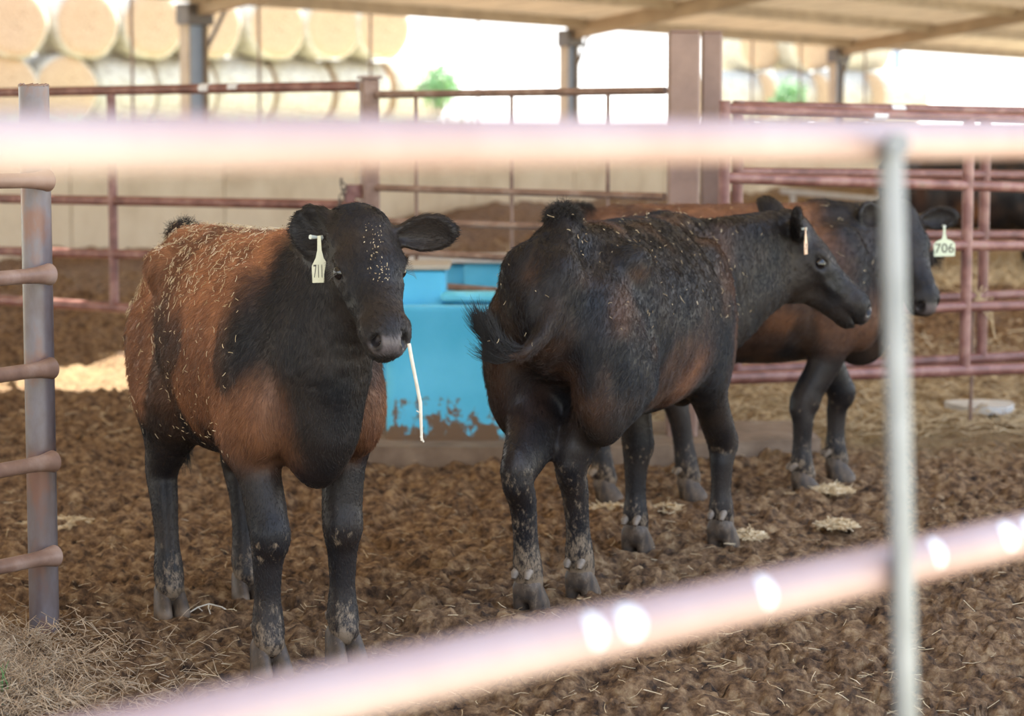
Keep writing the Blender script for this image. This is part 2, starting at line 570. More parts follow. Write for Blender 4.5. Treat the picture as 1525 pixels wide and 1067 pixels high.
def build_ground():
    # rows get wider apart with distance, so that nearby clods have the vertices
    Ys = [2.6]
    while Ys[-1] < 46:
        Y = Ys[-1]
        Ys.append(Y + max(0.011, 0.012 * (Y / 6.5) ** 1.75) * (2.2 if Y < 5 else 1))
    Ys = np.array(Ys)
    u = np.linspace(-1, 1, 860)
    halfw = 0.46 * Ys + 0.9
    X = u[None, :] * halfw[:, None]
    Y = np.repeat(Ys[:, None], len(u), 1)
    Hh = ground_h(X, Y)
    V = np.stack([X, Y, Hh], -1).reshape(-1, 3)
    nr, nc = X.shape
    i = np.arange(nr * nc).reshape(nr, nc)
    Fq = np.stack([i[:-1, :-1], i[:-1, 1:], i[1:, 1:], i[1:, :-1]], -1).reshape(-1, 4)
    me = mesh_np('floor', V, Fq)
    f_attr(me, 'straw', straw_amount(V[:, 0], V[:, 1]))
    o = link('floor', me, M['ground'])
    o['kind'] = 'structure'
    print('ground verts', len(V))
    b = MB()
    b.box((0, 30, -0.32), (160, 120, 0.3))
    o2 = b.build('ground', M['grass'], smooth=False); o2['kind'] = 'structure'


# ------------------------------------------------------------------ signed distance modelling of bodies
class SDF:
    def __init__(self, lo, hi, h):
        self.h = h
        self.lo = np.array(lo, dtype=np.float32)
        self.n = np.ceil((np.array(hi) - np.array(lo)) / h).astype(int) + 1
        self.F = np.full(self.n, 0.5, dtype=np.float32)
        self.ax = [self.lo[k] + h * np.arange(self.n[k], dtype=np.float32) for k in range(3)]

    def rng(self, lo, hi):
        s = []
        for k in range(3):
            a = int(np.floor((lo[k] - self.lo[k]) / self.h)); b = int(np.ceil((hi[k] - self.lo[k]) / self.h)) + 1
            s.append(slice(max(a, 0), max(min(b, self.n[k]), 0)))
        return tuple(s)

    def grid(self, sl):
        return (self.ax[0][sl[0]][:, None, None], self.ax[1][sl[1]][None, :, None], self.ax[2][sl[2]][None, None, :])

    def comb(self, sl, d, k, sub=False):
        A = self.F[sl]
        if A.size == 0: return
        if sub:
            d = -d
            h = np.maximum(k - np.abs(A - d), 0) / k
            self.F[sl] = np.maximum(A, d) + h * h * k * 0.25
        else:
            h = np.maximum(k - np.abs(A - d), 0) / k
            self.F[sl] = np.minimum(A, d) - h * h * k * 0.25

    def ell(self, c, r, R=None, k=0.03, sub=False):
        """ellipsoid, R columns = its axes"""
        c = np.array(c, dtype=np.float32); r = np.array(r, dtype=np.float32)
        R = np.eye(3, dtype=np.float32) if R is None else np.array(R, dtype=np.float32)
        ext = np.sqrt(((R * r[None, :]) ** 2).sum(1)) + k + 2 * self.h
        sl = self.rng(c - ext, c + ext)
        x, y, z = self.grid(sl)
        x = x - c[0]; y = y - c[1]; z = z - c[2]
        q = 0
        q2 = 0
        for j in range(3):
            t = (x * R[0, j] + y * R[1, j] + z * R[2, j]) / r[j]
            q = q + t * t
            q2 = q2 + (t / r[j]) ** 2
        k0 = np.sqrt(q); k1 = np.sqrt(q2) + 1e-6
        d = k0 * (k0 - 1) / k1
        d = np.where(k0 < 0.3, -r.min() * (1 - k0), d)
        self.comb(sl, d.astype(np.float32), k, sub)

    def loft(self, pts, rad, up, k=0.03, n=None, sub=False, smooth=True, ups=None):
        pts = np.array(pts, dtype=np.float64); rad = np.array(rad, dtype=np.float64)
        m = len(pts)
        D = np.hstack([pts, rad])
        if n is None: n = 5
        if m == 2 or not smooth:
            S = D if m > 2 else np.array([D[0] * (1 - t) + D[1] * t for t in np.linspace(0, 1, 5)])
        else:
            E = np.vstack([2 * D[0] - D[1], D, 2 * D[-1] - D[-2]])
            S = []
            for i in range(m - 1):
                p0, p1, p2, p3 = E[i], E[i + 1], E[i + 2], E[i + 3]
                for t in np.arange(n) / n:
                    S.append(0.5 * (2 * p1 + (p2 - p0) * t + (2 * p0 - 5 * p1 + 4 * p2 - p3) * t * t + (3 * p1 - p0 - 3 * p2 + p3) * t ** 3))
            S.append(D[-1]); S = np.array(S)
        up = np.array(up, dtype=np.float64)
        mg = k + 2 * self.h
        allsl = None
        C = S[:, :3]; Rm = S[:, 3:].max(1)
        lo = (C - Rm[:, None]).min(0) - mg; hi = (C + Rm[:, None]).max(0) + mg
        sl = self.rng(lo, hi)
        shp = self.F[sl].shape
        if 0 in shp: return
        val = np.full(shp, 0.5, dtype=np.float32)
        off = [s.start for s in sl]
        for i in range(len(S) - 1):
            a, b = S[i], S[i + 1]
            T = b[:3] - a[:3]; Ln = np.linalg.norm(T)
            if Ln < 1e-6: continue
            T = T / Ln
            sd = np.cross(up, T)
            if np.linalg.norm(sd) < 1e-3: sd = np.cross(np.array([0, 1.0, 0]), T)
            sd /= np.linalg.norm(sd)
            uu = np.cross(T, sd)
            rm = max(a[3:].max(), b[3:].max())
            l2 = np.minimum(a[:3], b[:3]) - rm - mg; h2 = np.maximum(a[:3], b[:3]) + rm + mg
            s2 = self.rng(l2, h2)
            s2 = tuple(slice(max(q.start, w.start), min(q.stop, w.stop)) for q, w in zip(s2, sl))
            if any(q.stop <= q.start for q in s2): continue
            x, y, z = self.grid(s2)
            x = x - np.float32(a[0]); y = y - np.float32(a[1]); z = z - np.float32(a[2])
            f = np.float32
            s = x * f(T[0]) + y * f(T[1]) + z * f(T[2])
            U = x * f(sd[0]) + y * f(sd[1]) + z * f(sd[2])
            W = x * f(uu[0]) + y * f(uu[1]) + z * f(uu[2])
            t = np.clip(s / f(Ln), 0, 1)
            ax_ = s - t * f(Ln)
            rw = f(a[3]) + (f(b[3]) - f(a[3])) * t
            rh = f(a[4]) + (f(b[4]) - f(a[4])) * t
            mn = np.minimum(rw, rh)
            gu, gw, ga = U / rw, W / rh, ax_ / mn
            q = np.sqrt(gu * gu + gw * gw + ga * ga)
            q2 = np.sqrt((gu / rw) ** 2 + (gw / rh) ** 2 + (ga / mn) ** 2) + f(1e-5)
            d = np.where(q < 0.4, (q - 1) * mn, q * (q - 1) / q2)
            ls = tuple(slice(q_.start - o_, q_.stop - o_) for q_, o_ in zip(s2, off))
            np.minimum(val[ls], d, out=val[ls])
        self.comb(sl, val, k, sub)

    def mesh(self, smooth=2):
        F = self.F
        S = F < 0
        nx, ny, nz = F.shape
        # cells whose corners differ
        c = S.astype(np.int8)
        s8 = (c[:-1, :-1, :-1] + c[1:, :-1, :-1] + c[:-1, 1:, :-1] + c[:-1, :-1, 1:] + c[1:, 1:, :-1] + c[1:, :-1, 1:] + c[:-1, 1:, 1:] + c[1:, 1:, 1:])
        act = (s8 > 0) & (s8 < 8)
        ids = np.full(act.shape, -1, dtype=np.int32)
        idx = np.argwhere(act)
        ids[act] = np.arange(len(idx))
        P_ = np.zeros((len(idx), 3)); W = np.zeros(len(idx))
        corners = [(i, j, k) for i in (0, 1) for j in (0, 1) for k in (0, 1)]
        cv = {cr: F[idx[:, 0] + cr[0], idx[:, 1] + cr[1], idx[:, 2] + cr[2]] for cr in corners}
        for a in corners:
            for d in range(3):
                if a[d] == 0:
                    b = list(a); b[d] = 1; b = tuple(b)
                    fa, fb = cv[a], cv[b]
                    x = (fa < 0) != (fb < 0)
                    t = np.where(x, fa / np.where(np.abs(fa - fb) < 1e-9, 1e-9, fa - fb), 0)
                    p = np.array(a, dtype=float)[None, :] + 0 * t[:, None]
                    p[:, d] = t
                    P_ += p * x[:, None]; W += x
        V = (idx + P_ / W[:, None]) * self.h + self.lo
        quads = []
        for d in range(3):
            a1, a2 = (d + 1) % 3, (d + 2) % 3
            sA = [slice(1, -1)] * 3; sA[d] = slice(0, -1)
            sB = [slice(1, -1)] * 3; sB[d] = slice(1, None)
            A = S[tuple(sA)]; B = S[tuple(sB)]
            x = A != B
            e = np.argwhere(x)
            flip = A[x]
            e[:, a1] += 1; e[:, a2] += 1
            def g(o1, o2):
                q = e.copy(); q[:, a1] += o1; q[:, a2] += o2
                return ids[q[:, 0], q[:, 1], q[:, 2]]
            q = np.stack([g(-1, -1), g(0, -1), g(0, 0), g(-1, 0)], 1)
            q[~flip] = q[~flip][:, ::-1]
            quads.append(q)
        Q = np.vstack(quads)
        Q = Q[(Q >= 0).all(1)]
        # keep the largest connected piece
        lab = np.arange(len(V))
        E = np.vstack([Q[:, [0, 1]], Q[:, [1, 2]], Q[:, [2, 3]], Q[:, [3, 0]]])
        for _ in range(400):
            m = np.minimum(lab[E[:, 0]], lab[E[:, 1]])
            new = lab.copy()
            np.minimum.at(new, E[:, 0], m); np.minimum.at(new, E[:, 1], m)
            new = new[new]
            if (new == lab).all(): break
            lab = new
        u, cnt = np.unique(lab, return_counts=True)
        keep = lab == u[cnt.argmax()]
        remap = np.cumsum(keep) - 1
        Q = remap[Q[keep[Q[:, 0]]]]; V = V[keep]
        for _ in range(smooth):
            acc = np.zeros_like(V); w = np.zeros(len(V))
            for a, b in ((0, 1), (1, 2), (2, 3), (3, 0)):
                for s_, d_ in ((a, b), (b, a)):
                    for kx in range(3):
                        acc[:, kx] += np.bincount(Q[:, d_], V[Q[:, s_], kx], len(V))
                    w += np.bincount(Q[:, d_], minlength=len(V))
            V = 0.5 * V + 0.5 * acc / w[:, None]
        return V, Q


def normals(V, Q):
    n = np.cross(V[Q[:, 2]] - V[Q[:, 0]], V[Q[:, 3]] - V[Q[:, 1]])
    N = np.zeros_like(V)
    for j in range(4):
        for k in range(3):
            N[:, k] += np.bincount(Q[:, j], n[:, k], len(V))
    return N / (np.linalg.norm(N, axis=1, keepdims=True) + 1e-12)


def unit(v):
    v = np.array(v, dtype=float)
    return v / np.linalg.norm(v)


def sstep(a, b, x):
    t = np.clip((x - a) / (b - a), 0, 1)
    return t * t * (3 - 2 * t)


# hoof: two claws with a cleft, built once and shared
def hoof_mesh():
    S = SDF((-0.07, -0.07, -0.03), (0.10, 0.07, 0.11), 0.004)
    for s in (-1, 1):
        S.loft([(-0.012, s * 0.024, 0.080), (0.004, s * 0.0265, 0.050), (0.018, s * 0.0285, 0.020), (0.024, s * 0.029, 0.006)],
               [(0.022, 0.034), (0.024, 0.042), (0.026, 0.050), (0.026, 0.052)], (1, 0, 0), k=0.006)
    S.loft([(-0.012, 0, 0.095), (-0.010, 0, 0.065)], [(0.036, 0.036), (0.034, 0.034)], (1, 0, 0), k=0.012)
    # flat sole
    S.F = np.maximum(S.F, -(S.ax[2][None, None, :] - 0.0))
    V, Q = S.mesh(1)
    me = mesh_np('hoof', V, Q)
    # caked mud and horn colours vary round the hoof
    n = vnoise(V * 60, 5)
    C = np.array([0.035, 0.03, 0.028])[None] * (1 - n[:, None]) + np.array([0.10, 0.07, 0.048])[None] * n[:, None]
    tip = sstep(0.02, 0.07, V[:, 0]) * sstep(0.045, 0.01, V[:, 2])
    C = C * (1 - 0.7 * tip[:, None]) + np.array([0.30, 0.225, 0.165])[None] * 0.7 * tip[:, None]
    col_attr(me, 'coat', C); f_attr(me, 'gloss', np.zeros(len(V))); f_attr(me, 'mud', np.full(len(V), 0.36))
    me.materials.append(M['coat'])
    return me


HOOF = hoof_mesh()


def text_mesh(body, size, depth=0.0006):
    cu = bpy.data.curves.new('tag_number', 'FONT')
    cu.body = body; cu.size = size; cu.extrude = depth; cu.align_x = 'CENTER'; cu.align_y = 'CENTER'
    o = bpy.data.objects.new('tag_number', cu); COL.objects.link(o)
    dg = bpy.context.evaluated_depsgraph_get(); dg.update()
    me = bpy.data.meshes.new_from_object(o.evaluated_get(dg))
    bpy.data.objects.remove(o); bpy.data.curves.remove(cu)
    me.name = 'tag_number'
    return me


def make_calf(label, origin, heading, feet, poll, hf, hroll=0.0, ears=((1, (0.1, 1, 0.0), (1, 0.2, 0.2)), (-1, (0.1, -1, 0), (1, -0.2, 0.2))),
              vox=0.0075, hair=90000, brown=0.0, tail=None, scale=1.0, headscale=1.0, coatseed=1, hair_len=1.0, tagspec=None,
              fat=1.0, stance=None, name='calf', group=None, belly=0.0, chest=0.0, rear=0.0, lowneck=0.0, mudrear=0.0, dl=1.0, jowl=False, sweep=(0, 0, -0.3), bshift=0.0, earw=(1.0, 1.0), blackface=True, brighten=1.0):
    """feet: world xy of (left hind, right hind, left front, right front); poll: world point; hf: world face direction"""
    origin = np.array([origin[0], origin[1], 0.0])
    h = unit([heading[0], heading[1], 0]); lft = np.array([-h[1], h[0], 0])
    R = np.stack([h, lft, [0, 0, 1.0]], 1)          # local -> world
    toL = lambda p: (R.T @ (np.array(p, dtype=float) - origin)) / scale
    dL = lambda v: R.T @ np.array(v, dtype=float)
    ft = [toL((f[0], f[1], 0)) for f in feet]
    po = toL(poll)
    f = unit(dL(hf))
    lz = np.array([0, 0, 1.0])
    l_ = unit(np.cross(lz, f)); u_ = np.cross(f, l_)
    if hroll:
        l2 = l_ * math.cos(hroll) + u_ * math.sin(hroll); u_ = -l_ * math.sin(hroll) + u_ * math.cos(hroll); l_ = l2
    hs = headscale
    HM = np.stack([f, l_, u_], 1)
    hd = lambda x, y, z: po + HM @ (np.array([x, y, z]) * hs)
    pad = 0.12
    lo = np.array([-0.86, -0.42, -0.02]); hi = np.array([0.85, 0.42, 1.32])
    for p in [hd(-0.15, 0.3, .1), hd(-0.15, -0.3, .1), hd(0.45, 0.2, .1), hd(.45, -.2, .1), hd(.45, 0, -.3)]:
        lo = np.minimum(lo, p - 0.06); hi = np.maximum(hi, p + 0.06)
    for q in ft:
        lo = np.minimum(lo, q - 0.13); hi = np.maximum(hi, q + 0.13)
    lo[2] = -0.02
    if tail is not None:
        tl = [toL(t) for t in tail]
        for p in tl:
            lo = np.minimum(lo, p - 0.06); hi = np.maximum(hi, p + 0.06)
        lo[2] = max(lo[2], -0.02)
    S = SDF(lo, hi, vox)
    B = belly
    # trunk
    S.loft([(-0.64 + rear, 0, 0.93), (-0.56 + rear, 0, 0.90), (-0.42, 0, 0.875), (-0.20, 0, 0.835 - B * .4), (0.05, 0, 0.815 - B * .5), (0.26, 0, 0.82 - B * .3), (0.42, 0, 0.83), (0.54, 0, 0.83), (0.62, 0, 0.83)],
           [(0.09 * fat, 0.12), (0.145 * fat, 0.19), (0.185 * fat, 0.235), (0.24 * fat, 0.285 + B * .4), (0.265 * fat, 0.305 + B * .5), (0.235 * fat, 0.30 + B * .3), (0.18 * fat, 0.275), (0.125, 0.22), (0.075, 0.14)], (0, 0, 1), k=0.04, n=4)
    # spine, hooks and pins
    S.loft([(-0.62 + rear, 0, 1.06), (-0.50, 0, 1.105), (-0.25, 0, 1.09), (0.10, 0, 1.085), (0.35, 0, 1.10), (0.48, 0, 1.07)],
           [(0.05, 0.035), (0.07, 0.035), (0.08, 0.04), (0.08, 0.045), (0.06, 0.045), (0.05, 0.04)], (0, 0, 1), k=0.07)
    for s in (-1, 1):
        S.ell((-0.34, s * 0.175 * fat, 1.03), (0.07, 0.05, 0.05), k=0.08)
        S.ell((-0.63 + rear, s * 0.075, 1.00), (0.05, 0.04, 0.06), k=0.08)
        S.ell((-0.47 + rear * .5, s * 0.140 * fat, 0.745), (0.165, 0.092, 0.265), k=0.045)       # rump and thigh
        S.ell((0.36, s * 0.145 * fat, 0.82), (0.13, 0.080, 0.25), k=0.045)          # shoulder blade
        S.ell((0.455, s * 0.135, 0.70), (0.095, 0.068, 0.14), k=0.035)         # point of shoulder
    S.ell((0.51 + chest, 0, 0.64), (0.13, 0.085, 0.15), k=0.055)                # brisket
    S.ell((-0.25, 0, 0.60 - B), (0.20, 0.13, 0.10), k=0.10)                  # flank and belly
    # legs
    for i, q in enumerate(ft):
        s = 1 if i in (0, 2) else -1
        fx, fy = q[0], q[1]
        if i < 2:
            dx = fx + 0.43
            pts = [(-0.46, s * 0.13 * fat, 0.84), (-0.37 + dx * .15, s * 0.165 * fat, 0.66), (-0.44 + dx * .4, s * .11 + (fy - s * .11) * .5, 0.54), (fx - 0.085, fy * .95 + s * .004, 0.42), (fx - 0.055, fy, 0.33),
                   (fx - 0.035, fy, 0.22), (fx - 0.022, fy, 0.13), (fx - 0.008, fy, 0.075)]
            rd = [(0.10, 0.17), (0.090, 0.145), (0.070, 0.105), (0.048, 0.062), (0.040, 0.045), (0.035, 0.040), (0.043, 0.046), (0.042, 0.046)]
        else:
            dx = fx - 0.43
            pts = [(0.36, s * 0.14 * fat, 0.80), (0.35 + dx * .1, s * 0.145, 0.63), (0.39 + dx * .4, s * .13 + (fy - s * .13) * .45, 0.52), (fx - 0.01, s * .13 + (fy - s * .13) * .8 - s * .006, 0.37), (fx - 0.015, fy, 0.29),
                   (fx - 0.018, fy, 0.20), (fx - 0.018, fy, 0.13), (fx - 0.006, fy, 0.075)]
            rd = [(0.085, 0.14), (0.072, 0.105), (0.056, 0.068), (0.052, 0.055), (0.040, 0.042), (0.034, 0.037), (0.042, 0.044), (0.041, 0.045)]
        S.loft(pts, rd, (1, 0, 0), k=0.035, n=3)
        if i < 2: S.ell((fx - 0.112, fy * .95, 0.445), (0.018, 0.018, 0.045), k=0.04)      # point of hock
        else: S.ell((fx + 0.022, s * .13 + (fy - s * .13) * .8 - s * .006, 0.365), (0.028, 0.040, 0.045), k=0.03)
    # neck
    nb = hd(0.02, 0, -0.10)
    mid = (np.array([0.45, 0, 0.90]) * 0.5 + nb * 0.5) + np.array([0.0, 0, -0.02 - lowneck])
    Tn = unit(nb - np.array([0.34, 0, 0.88]))
    upn = np.array([-Tn[2], 0, Tn[0]]) if abs(Tn[1]) < .9 else lz
    upn = unit(upn * 0.6 + lz * 0.4)
    S.loft([(0.30, 0, 0.88), (0.44, 0, 0.885) + np.array([0, nb[1] * .08, 0]), mid, nb], [(0.14, 0.22), (0.125, 0.215), (0.10, 0.180), (0.082, 0.130)], upn, k=0.05, n=5)
    S.loft([(0.55 + chest * .5, nb[1] * .1, 0.66), mid + np.array([0.03, 0, -0.14]), hd(0.10, 0, -0.20)], [(0.055, 0.09 * (1 + (dl - 1) * .3)), (0.04 * (1 + (dl - 1) * .6), 0.06 * dl), (0.03 * dl, 0.03 * dl)], (1, 0, 0), k=0.08, n=4)   # dewlap
    S.loft([(0.34, 0, 1.10), mid * .5 + .5 * np.array([.34, 0, 1.1]) + np.array([0, 0, .05]), hd(-0.02, 0, -0.045)], [(0.05, 0.04), (0.055, 0.05), (0.06, 0.05)], upn, k=0.06, n=4)  # crest
    if jowl:
        S.loft([hd(0.15, 0, -0.185), hd(0.03, 0, -0.215), mid + np.array([-.02, 0, -0.17]), mid * .5 + np.array([.22, 0, .33])], [(0.030, 0.035), (0.058, 0.070), (0.070, 0.085), (0.08, 0.10)], upn, k=0.06, n=4)
    # head
    S.loft([hd(0.015, 0, -0.075), hd(0.07, 0, -0.082), hd(0.14, 0, -0.088), hd(0.21, 0, -0.088), hd(0.28, 0, -0.085), hd(0.335, 0, -0.083), hd(0.368, 0, -0.086)],
           [np.array(r) * hs for r in [(0.080, 0.070), (0.097, 0.078), (0.093, 0.076), (0.074, 0.070), (0.064, 0.066), (0.067, 0.064), (0.058, 0.052)]], u_, k=0.02, n=4)
    S.ell(hd(0.02, 0, -0.035), np.array((0.045, 0.055, 0.040)) * hs, HM, k=0.035)                    # poll
    S.ell(hd(0.10, 0, -0.042), np.array((0.080, 0.070, 0.038)) * hs, HM, k=0.035)                   # forehead
    S.loft([hd(0.05, 0, -0.170), hd(0.13, 0, -0.172), hd(0.24, 0, -0.150), hd(0.360, 0, -0.138)], [np.array(r) * hs for r in [(0.060, 0.055), (0.056, 0.050), (0.044, 0.036), (0.044, 0.029)]], u_, k=0.03, n=3)
    for s in (-1, 1):
        S.ell(hd(0.080, s * 0.056, -0.145), np.array((0.078, 0.036, 0.072)) * hs, HM, k=0.025)     # cheek
        S.ell(hd(0.106, s * 0.082, -0.050), np.array((0.042, 0.020, 0.017)) * hs, HM, k=0.010)      # brow
        S.ell(hd(0.134, s * 0.083, -0.100), np.array((0.036, 0.016, 0.010)) * hs, HM, k=0.012); S.ell(hd(0.18, s * .070, -0.108), np.array((0.06, 0.012, 0.010)) * hs, HM, k=0.015)      # lower lid
        S.ell(hd(0.126, s * 0.103, -0.075), np.array((0.026, 0.022, 0.017)) * hs, HM, k=0.008, sub=True)
        S.ell(hd(0.335, s * 0.050, -0.085), np.array((0.036, 0.020, 0.032)) * hs, HM, k=0.02)      # side of muzzle
    S.ell(hd(0.362, 0, -0.077), np.array((0.030, 0.056, 0.032)) * hs, HM, k=0.012)                  # nose pad
    for s in (-1, 1):
        A = np.stack([unit(f * .75 + l_ * s * .5 + u_ * -.1), unit(np.cross(u_, f * .75 + l_ * s * .5)), u_], 1)
        S.ell(hd(0.388, s * 0.039, -0.066), np.array((0.032, 0.0125, 0.0185)) * hs, HM @ np.array([[.8, -.55 * s, 0], [.55 * s, .8, .35], [0, -.3, .9]]), k=0.004, sub=True)
    # mouth line
    for s in (-1, 1):
        S.loft([hd(0.40, 0.0, -0.125), hd(0.37, s * 0.045, -0.126), hd(0.32, s * 0.062, -0.128), hd(0.26, s * 0.064, -0.134)], [np.array((0.0055, 0.0085)) * hs] * 4, l_, k=0.006, n=3, sub=True)
    # ears
    earinfo = []
    for s, d, op in ears:
        d = unit(dL(d)); op = dL(op); op = unit(op - d * op.dot(d))
        b0 = hd(0.012, s * 0.070, -0.055)
        E = [b0, b0 + d * 0.035, b0 + d * 0.075, b0 + d * 0.115, b0 + d * 0.150, b0 + d * 0.172]
        E = [p - op * (0.010 * math.sin(math.pi * i / 5)) for i, p in enumerate(E)]
        # loft frame: w across T x up. up = op (thin axis)
        ew = earw[0] if s > 0 else earw[1]
        S.loft(E, [(0.024, 0.026), (0.030 * ew, 0.026), (0.046 * ew, 0.023), (0.050 * ew, 0.020), (0.040 * ew, 0.016), (0.020 * ew, 0.010)], op, k=0.018, n=3)
        E2 = [p + op * 0.0145 for p in E[1:5]]
        S.loft(E2, [(0.014, 0.012), (0.034 * ew, 0.017), (0.037 * ew, 0.016), (0.024 * ew, 0.010)], op, k=0.006, n=3, sub=True)
        earinfo.append((b0, d, op))
    if tail is not None:
        k_ = len(tl)
        S.loft(tl, [(0.040 - 0.020 * i / (k_ - 1), 0.040 - 0.020 * i / (k_ - 1)) for i in range(k_)], (0, 1, 0.01), k=0.02, n=4)
        S.ell(tl[0], (0.055, 0.035, 0.045), k=0.05)
    V, Q = S.mesh(2)
    N = normals(V, Q)
    # folds of the coat
    trunkm = sstep(0.50, 0.62, V[:, 2]) * sstep(0.62, 0.45, V[:, 0])
    w1 = vnoise(V * np.array([9, 9, 3.0]), 31) - .5
    w2 = vnoise(V * np.array([26, 26, 10.0]), 32) - .5
    V = V + N * (trunkm * (0.012 * w1 + 0.007 * w2 * hair_len))[:, None]
    hc = (V - po) @ HM / hs
    nkf = sstep(0.40, 0.52, V[:, 0]) * sstep(0.55, 0.65, V[:, 2]) * sstep(0.02, -0.06, hc[:, 0])
    ax1 = unit(nb - np.array([0.34, 0, 0.88]))
    wr = np.sin((V @ ax1) * 150 + 5 * vnoise(V * 9, 51)) * vnoise(V * 12, 52)
    face = sstep(-.02, .05, hc[:, 0]) * sstep(.42, .33, hc[:, 0]) * (np.linalg.norm(hc, axis=1) < .5)
    fw = (vnoise(V * 34, 53) - .5) * 0.0035 + (vnoise(V * 70, 54) - .5) * .0016
    V = V + N * (nkf * 0.0028 * wr + face * fw * 1.2)[:, None]
    N = normals(V, Q)
    # -------- head coordinates and masks
    dh = np.linalg.norm((hc - np.array([0.17, 0, -0.08])) / np.array([0.26, 0.13, 0.15]), axis=1)
    headm = sstep(1.15, 0.95, dh)
    earm = np.zeros(len(V))
    for b0, d, op in earinfo:
        t = (V - b0) @ d
        rr = np.linalg.norm((V - b0) - t[:, None] * d, axis=1)
        earm = np.maximum(earm, sstep(0.01, 0.04, t) * sstep(0.09, 0.07, rr) * (t < 0.21))
    nose = sstep(1.25, 0.95, np.linalg.norm((hc - np.array([0.385, 0, -0.078])) / np.array([0.030, 0.050, 0.034]), axis=1))
    nost = np.zeros(len(V))
    for s in (-1, 1): nost = np.maximum(nost, sstep(0.024, 0.014, np.linalg.norm((hc - np.array([0.388, s * .039, -.066])) * np.array([.5, 1.1, .8]), axis=1)))
    nz = vnoise(V * 4.5, coatseed); nz2 = vnoise(V * 13, coatseed + 1); nz3 = vnoise(V * 55, coatseed + 2)
    legm = sstep(0.66, 0.50, V[:, 2])
    black = np.array([0.0060, 0.0062, 0.0085]); bk2 = np.array([0.021, 0.015, 0.0125])
    red = np.array([0.105, 0.040, 0.020]) * brighten; red2 = np.array([0.25, 0.108, 0.050]) * brighten
    if brown > 0:
        fr = sstep(0.52 + bshift, 0.34 + bshift, V[:, 0] + 0.16 * (nz - .5))
        bm = brown * fr * sstep(0.52, 0.66, V[:, 2] + 0.1 * (nz2 - .5)) * (0.55 + 0.6 * sstep(.25, .6, nz * .6 + nz2 * .4))
        shoulder = sstep(0.2, 0.35, V[:, 0]) * sstep(.62, .5, V[:, 0]) * sstep(0.50, 0.6, V[:, 2]) * sstep(0.85, 0.7, V[:, 2])
        bm = np.maximum(bm, brown * shoulder * 0.9)
        rump = sstep(-0.50, -0.66, V[:, 0])
        bm *= 1 - 0.75 * sstep(.60, .70, vnoise(V * np.array([5, 5, 3.5]), coatseed + 9)) * sstep(1.0, .85, V[:, 2])
        bm *= 1 - 0.45 * sstep(.68, .55, V[:, 2])  # belly shade put into the coat: less brown low down
        bm *= 1 - 0.6 * rump * sstep(0.95, 1.05, V[:, 2])
    else:
        bm = -brown * .35 * sstep(.45, .85, nz * .5 + nz2 * .5) * trunkm
        fl = np.exp(-(((V[:, 0] - 0.06) / 0.10) ** 2 + ((V[:, 2] - 0.65) / 0.10) ** 2)) * (np.abs(V[:, 1]) > .12)
        sh = np.exp(-(((V[:, 0] - 0.46) / 0.05) ** 2 + ((V[:, 2] - 0.78) / 0.12) ** 2)) * (np.abs(V[:, 1]) > .08)
        bk = np.exp(-(((V[:, 0] + 0.05) / 0.14) ** 2)) * sstep(.95, 1.05, N[:, 2]) * 0
        bm = np.clip(bm + 0.75 * fl + 0.35 * sh, 0, 1)
    bm = np.clip(bm * (1 - headm) * (1 - earm), 0, 1)
    C = black + (bk2 - black) * np.clip(nz2 * 1.2, 0, 1)[:, None]
    RR = red + (red2 - red) * np.clip(nz3 * .5 + nz2 * .6, 0, 1)[:, None]
    RR = RR * (1 + 0.50 * sstep(.78, 1.0, V[:, 2]))[:, None]        # top light put into the coat: browns brighten along the back
    C = C + (RR - C) * bm[:, None]
    # mud on the lower legs
    mud = sstep(0.30, 0.05, V[:, 2] + 0.10 * (nz2 - .5)) * sstep(.52, .72, nz3 * .6 + vnoise(V * 110, 8) * .4 + .12 * sstep(.2, .05, V[:, 2]))
    kn = np.exp(-((V[:, 2] - 0.34) / 0.05) ** 2) * sstep(.45, .65, nz3)
    mud = sstep(0.30, 0.04, V[:, 2]) * 0.62 + 0.45 * kn * (V[:, 0] > 0) + 0.10 * sstep(.6, .4, V[:, 2])
    mud = np.where(V[:, 0] < 0, mud + mudrear * sstep(.52, .40, V[:, 2]), mud)
    C = C + (np.array([0.13, 0.108, 0.108]) - C) * (nose * sstep(-.118, -.108, hc[:, 2]))[:, None]
    C = C * (1 - 0.85 * nost)[:, None]
    gloss = np.clip(nose * 0.9 + 0.25 * legm, 0, 1)
    root = empty(name, tuple(origin), math.atan2(h[1], h[0]))
    root.scale = (scale,) * 3
    tag(root, label, 'calf' if scale <= 1.05 else 'cow', group)
    me = mesh_np('body', V, Q)
    col_attr(me, 'coat', C); f_attr(me, 'gloss', gloss); f_attr(me, 'mud', np.clip(mud, 0, 1.3))
    me.materials.append(M['coat'])
    body = link('body', me, None, root)
    # hooves and dewclaws
    for i, q in enumerate(ft):
        a = 0.0
        o = link('hoof', HOOF, None, root); o.location = (q[0] - 0.012, q[1], -0.012); o.rotation_euler = (0, 0, a)
        if i < 2: o.scale = (0.95, .95, 1)
        for s in (-1, 1):
            b = MB(); b.tube([(q[0] - 0.045, q[1] + s * 0.020, 0.122), (q[0] - 0.064, q[1] + s * 0.021, 0.112), (q[0] - 0.073, q[1] + s * 0.021, 0.098)], 0.01, 10, rr=[0.013, 0.013, 0.007])
            b.build('dewclaw', M['horn'], root)
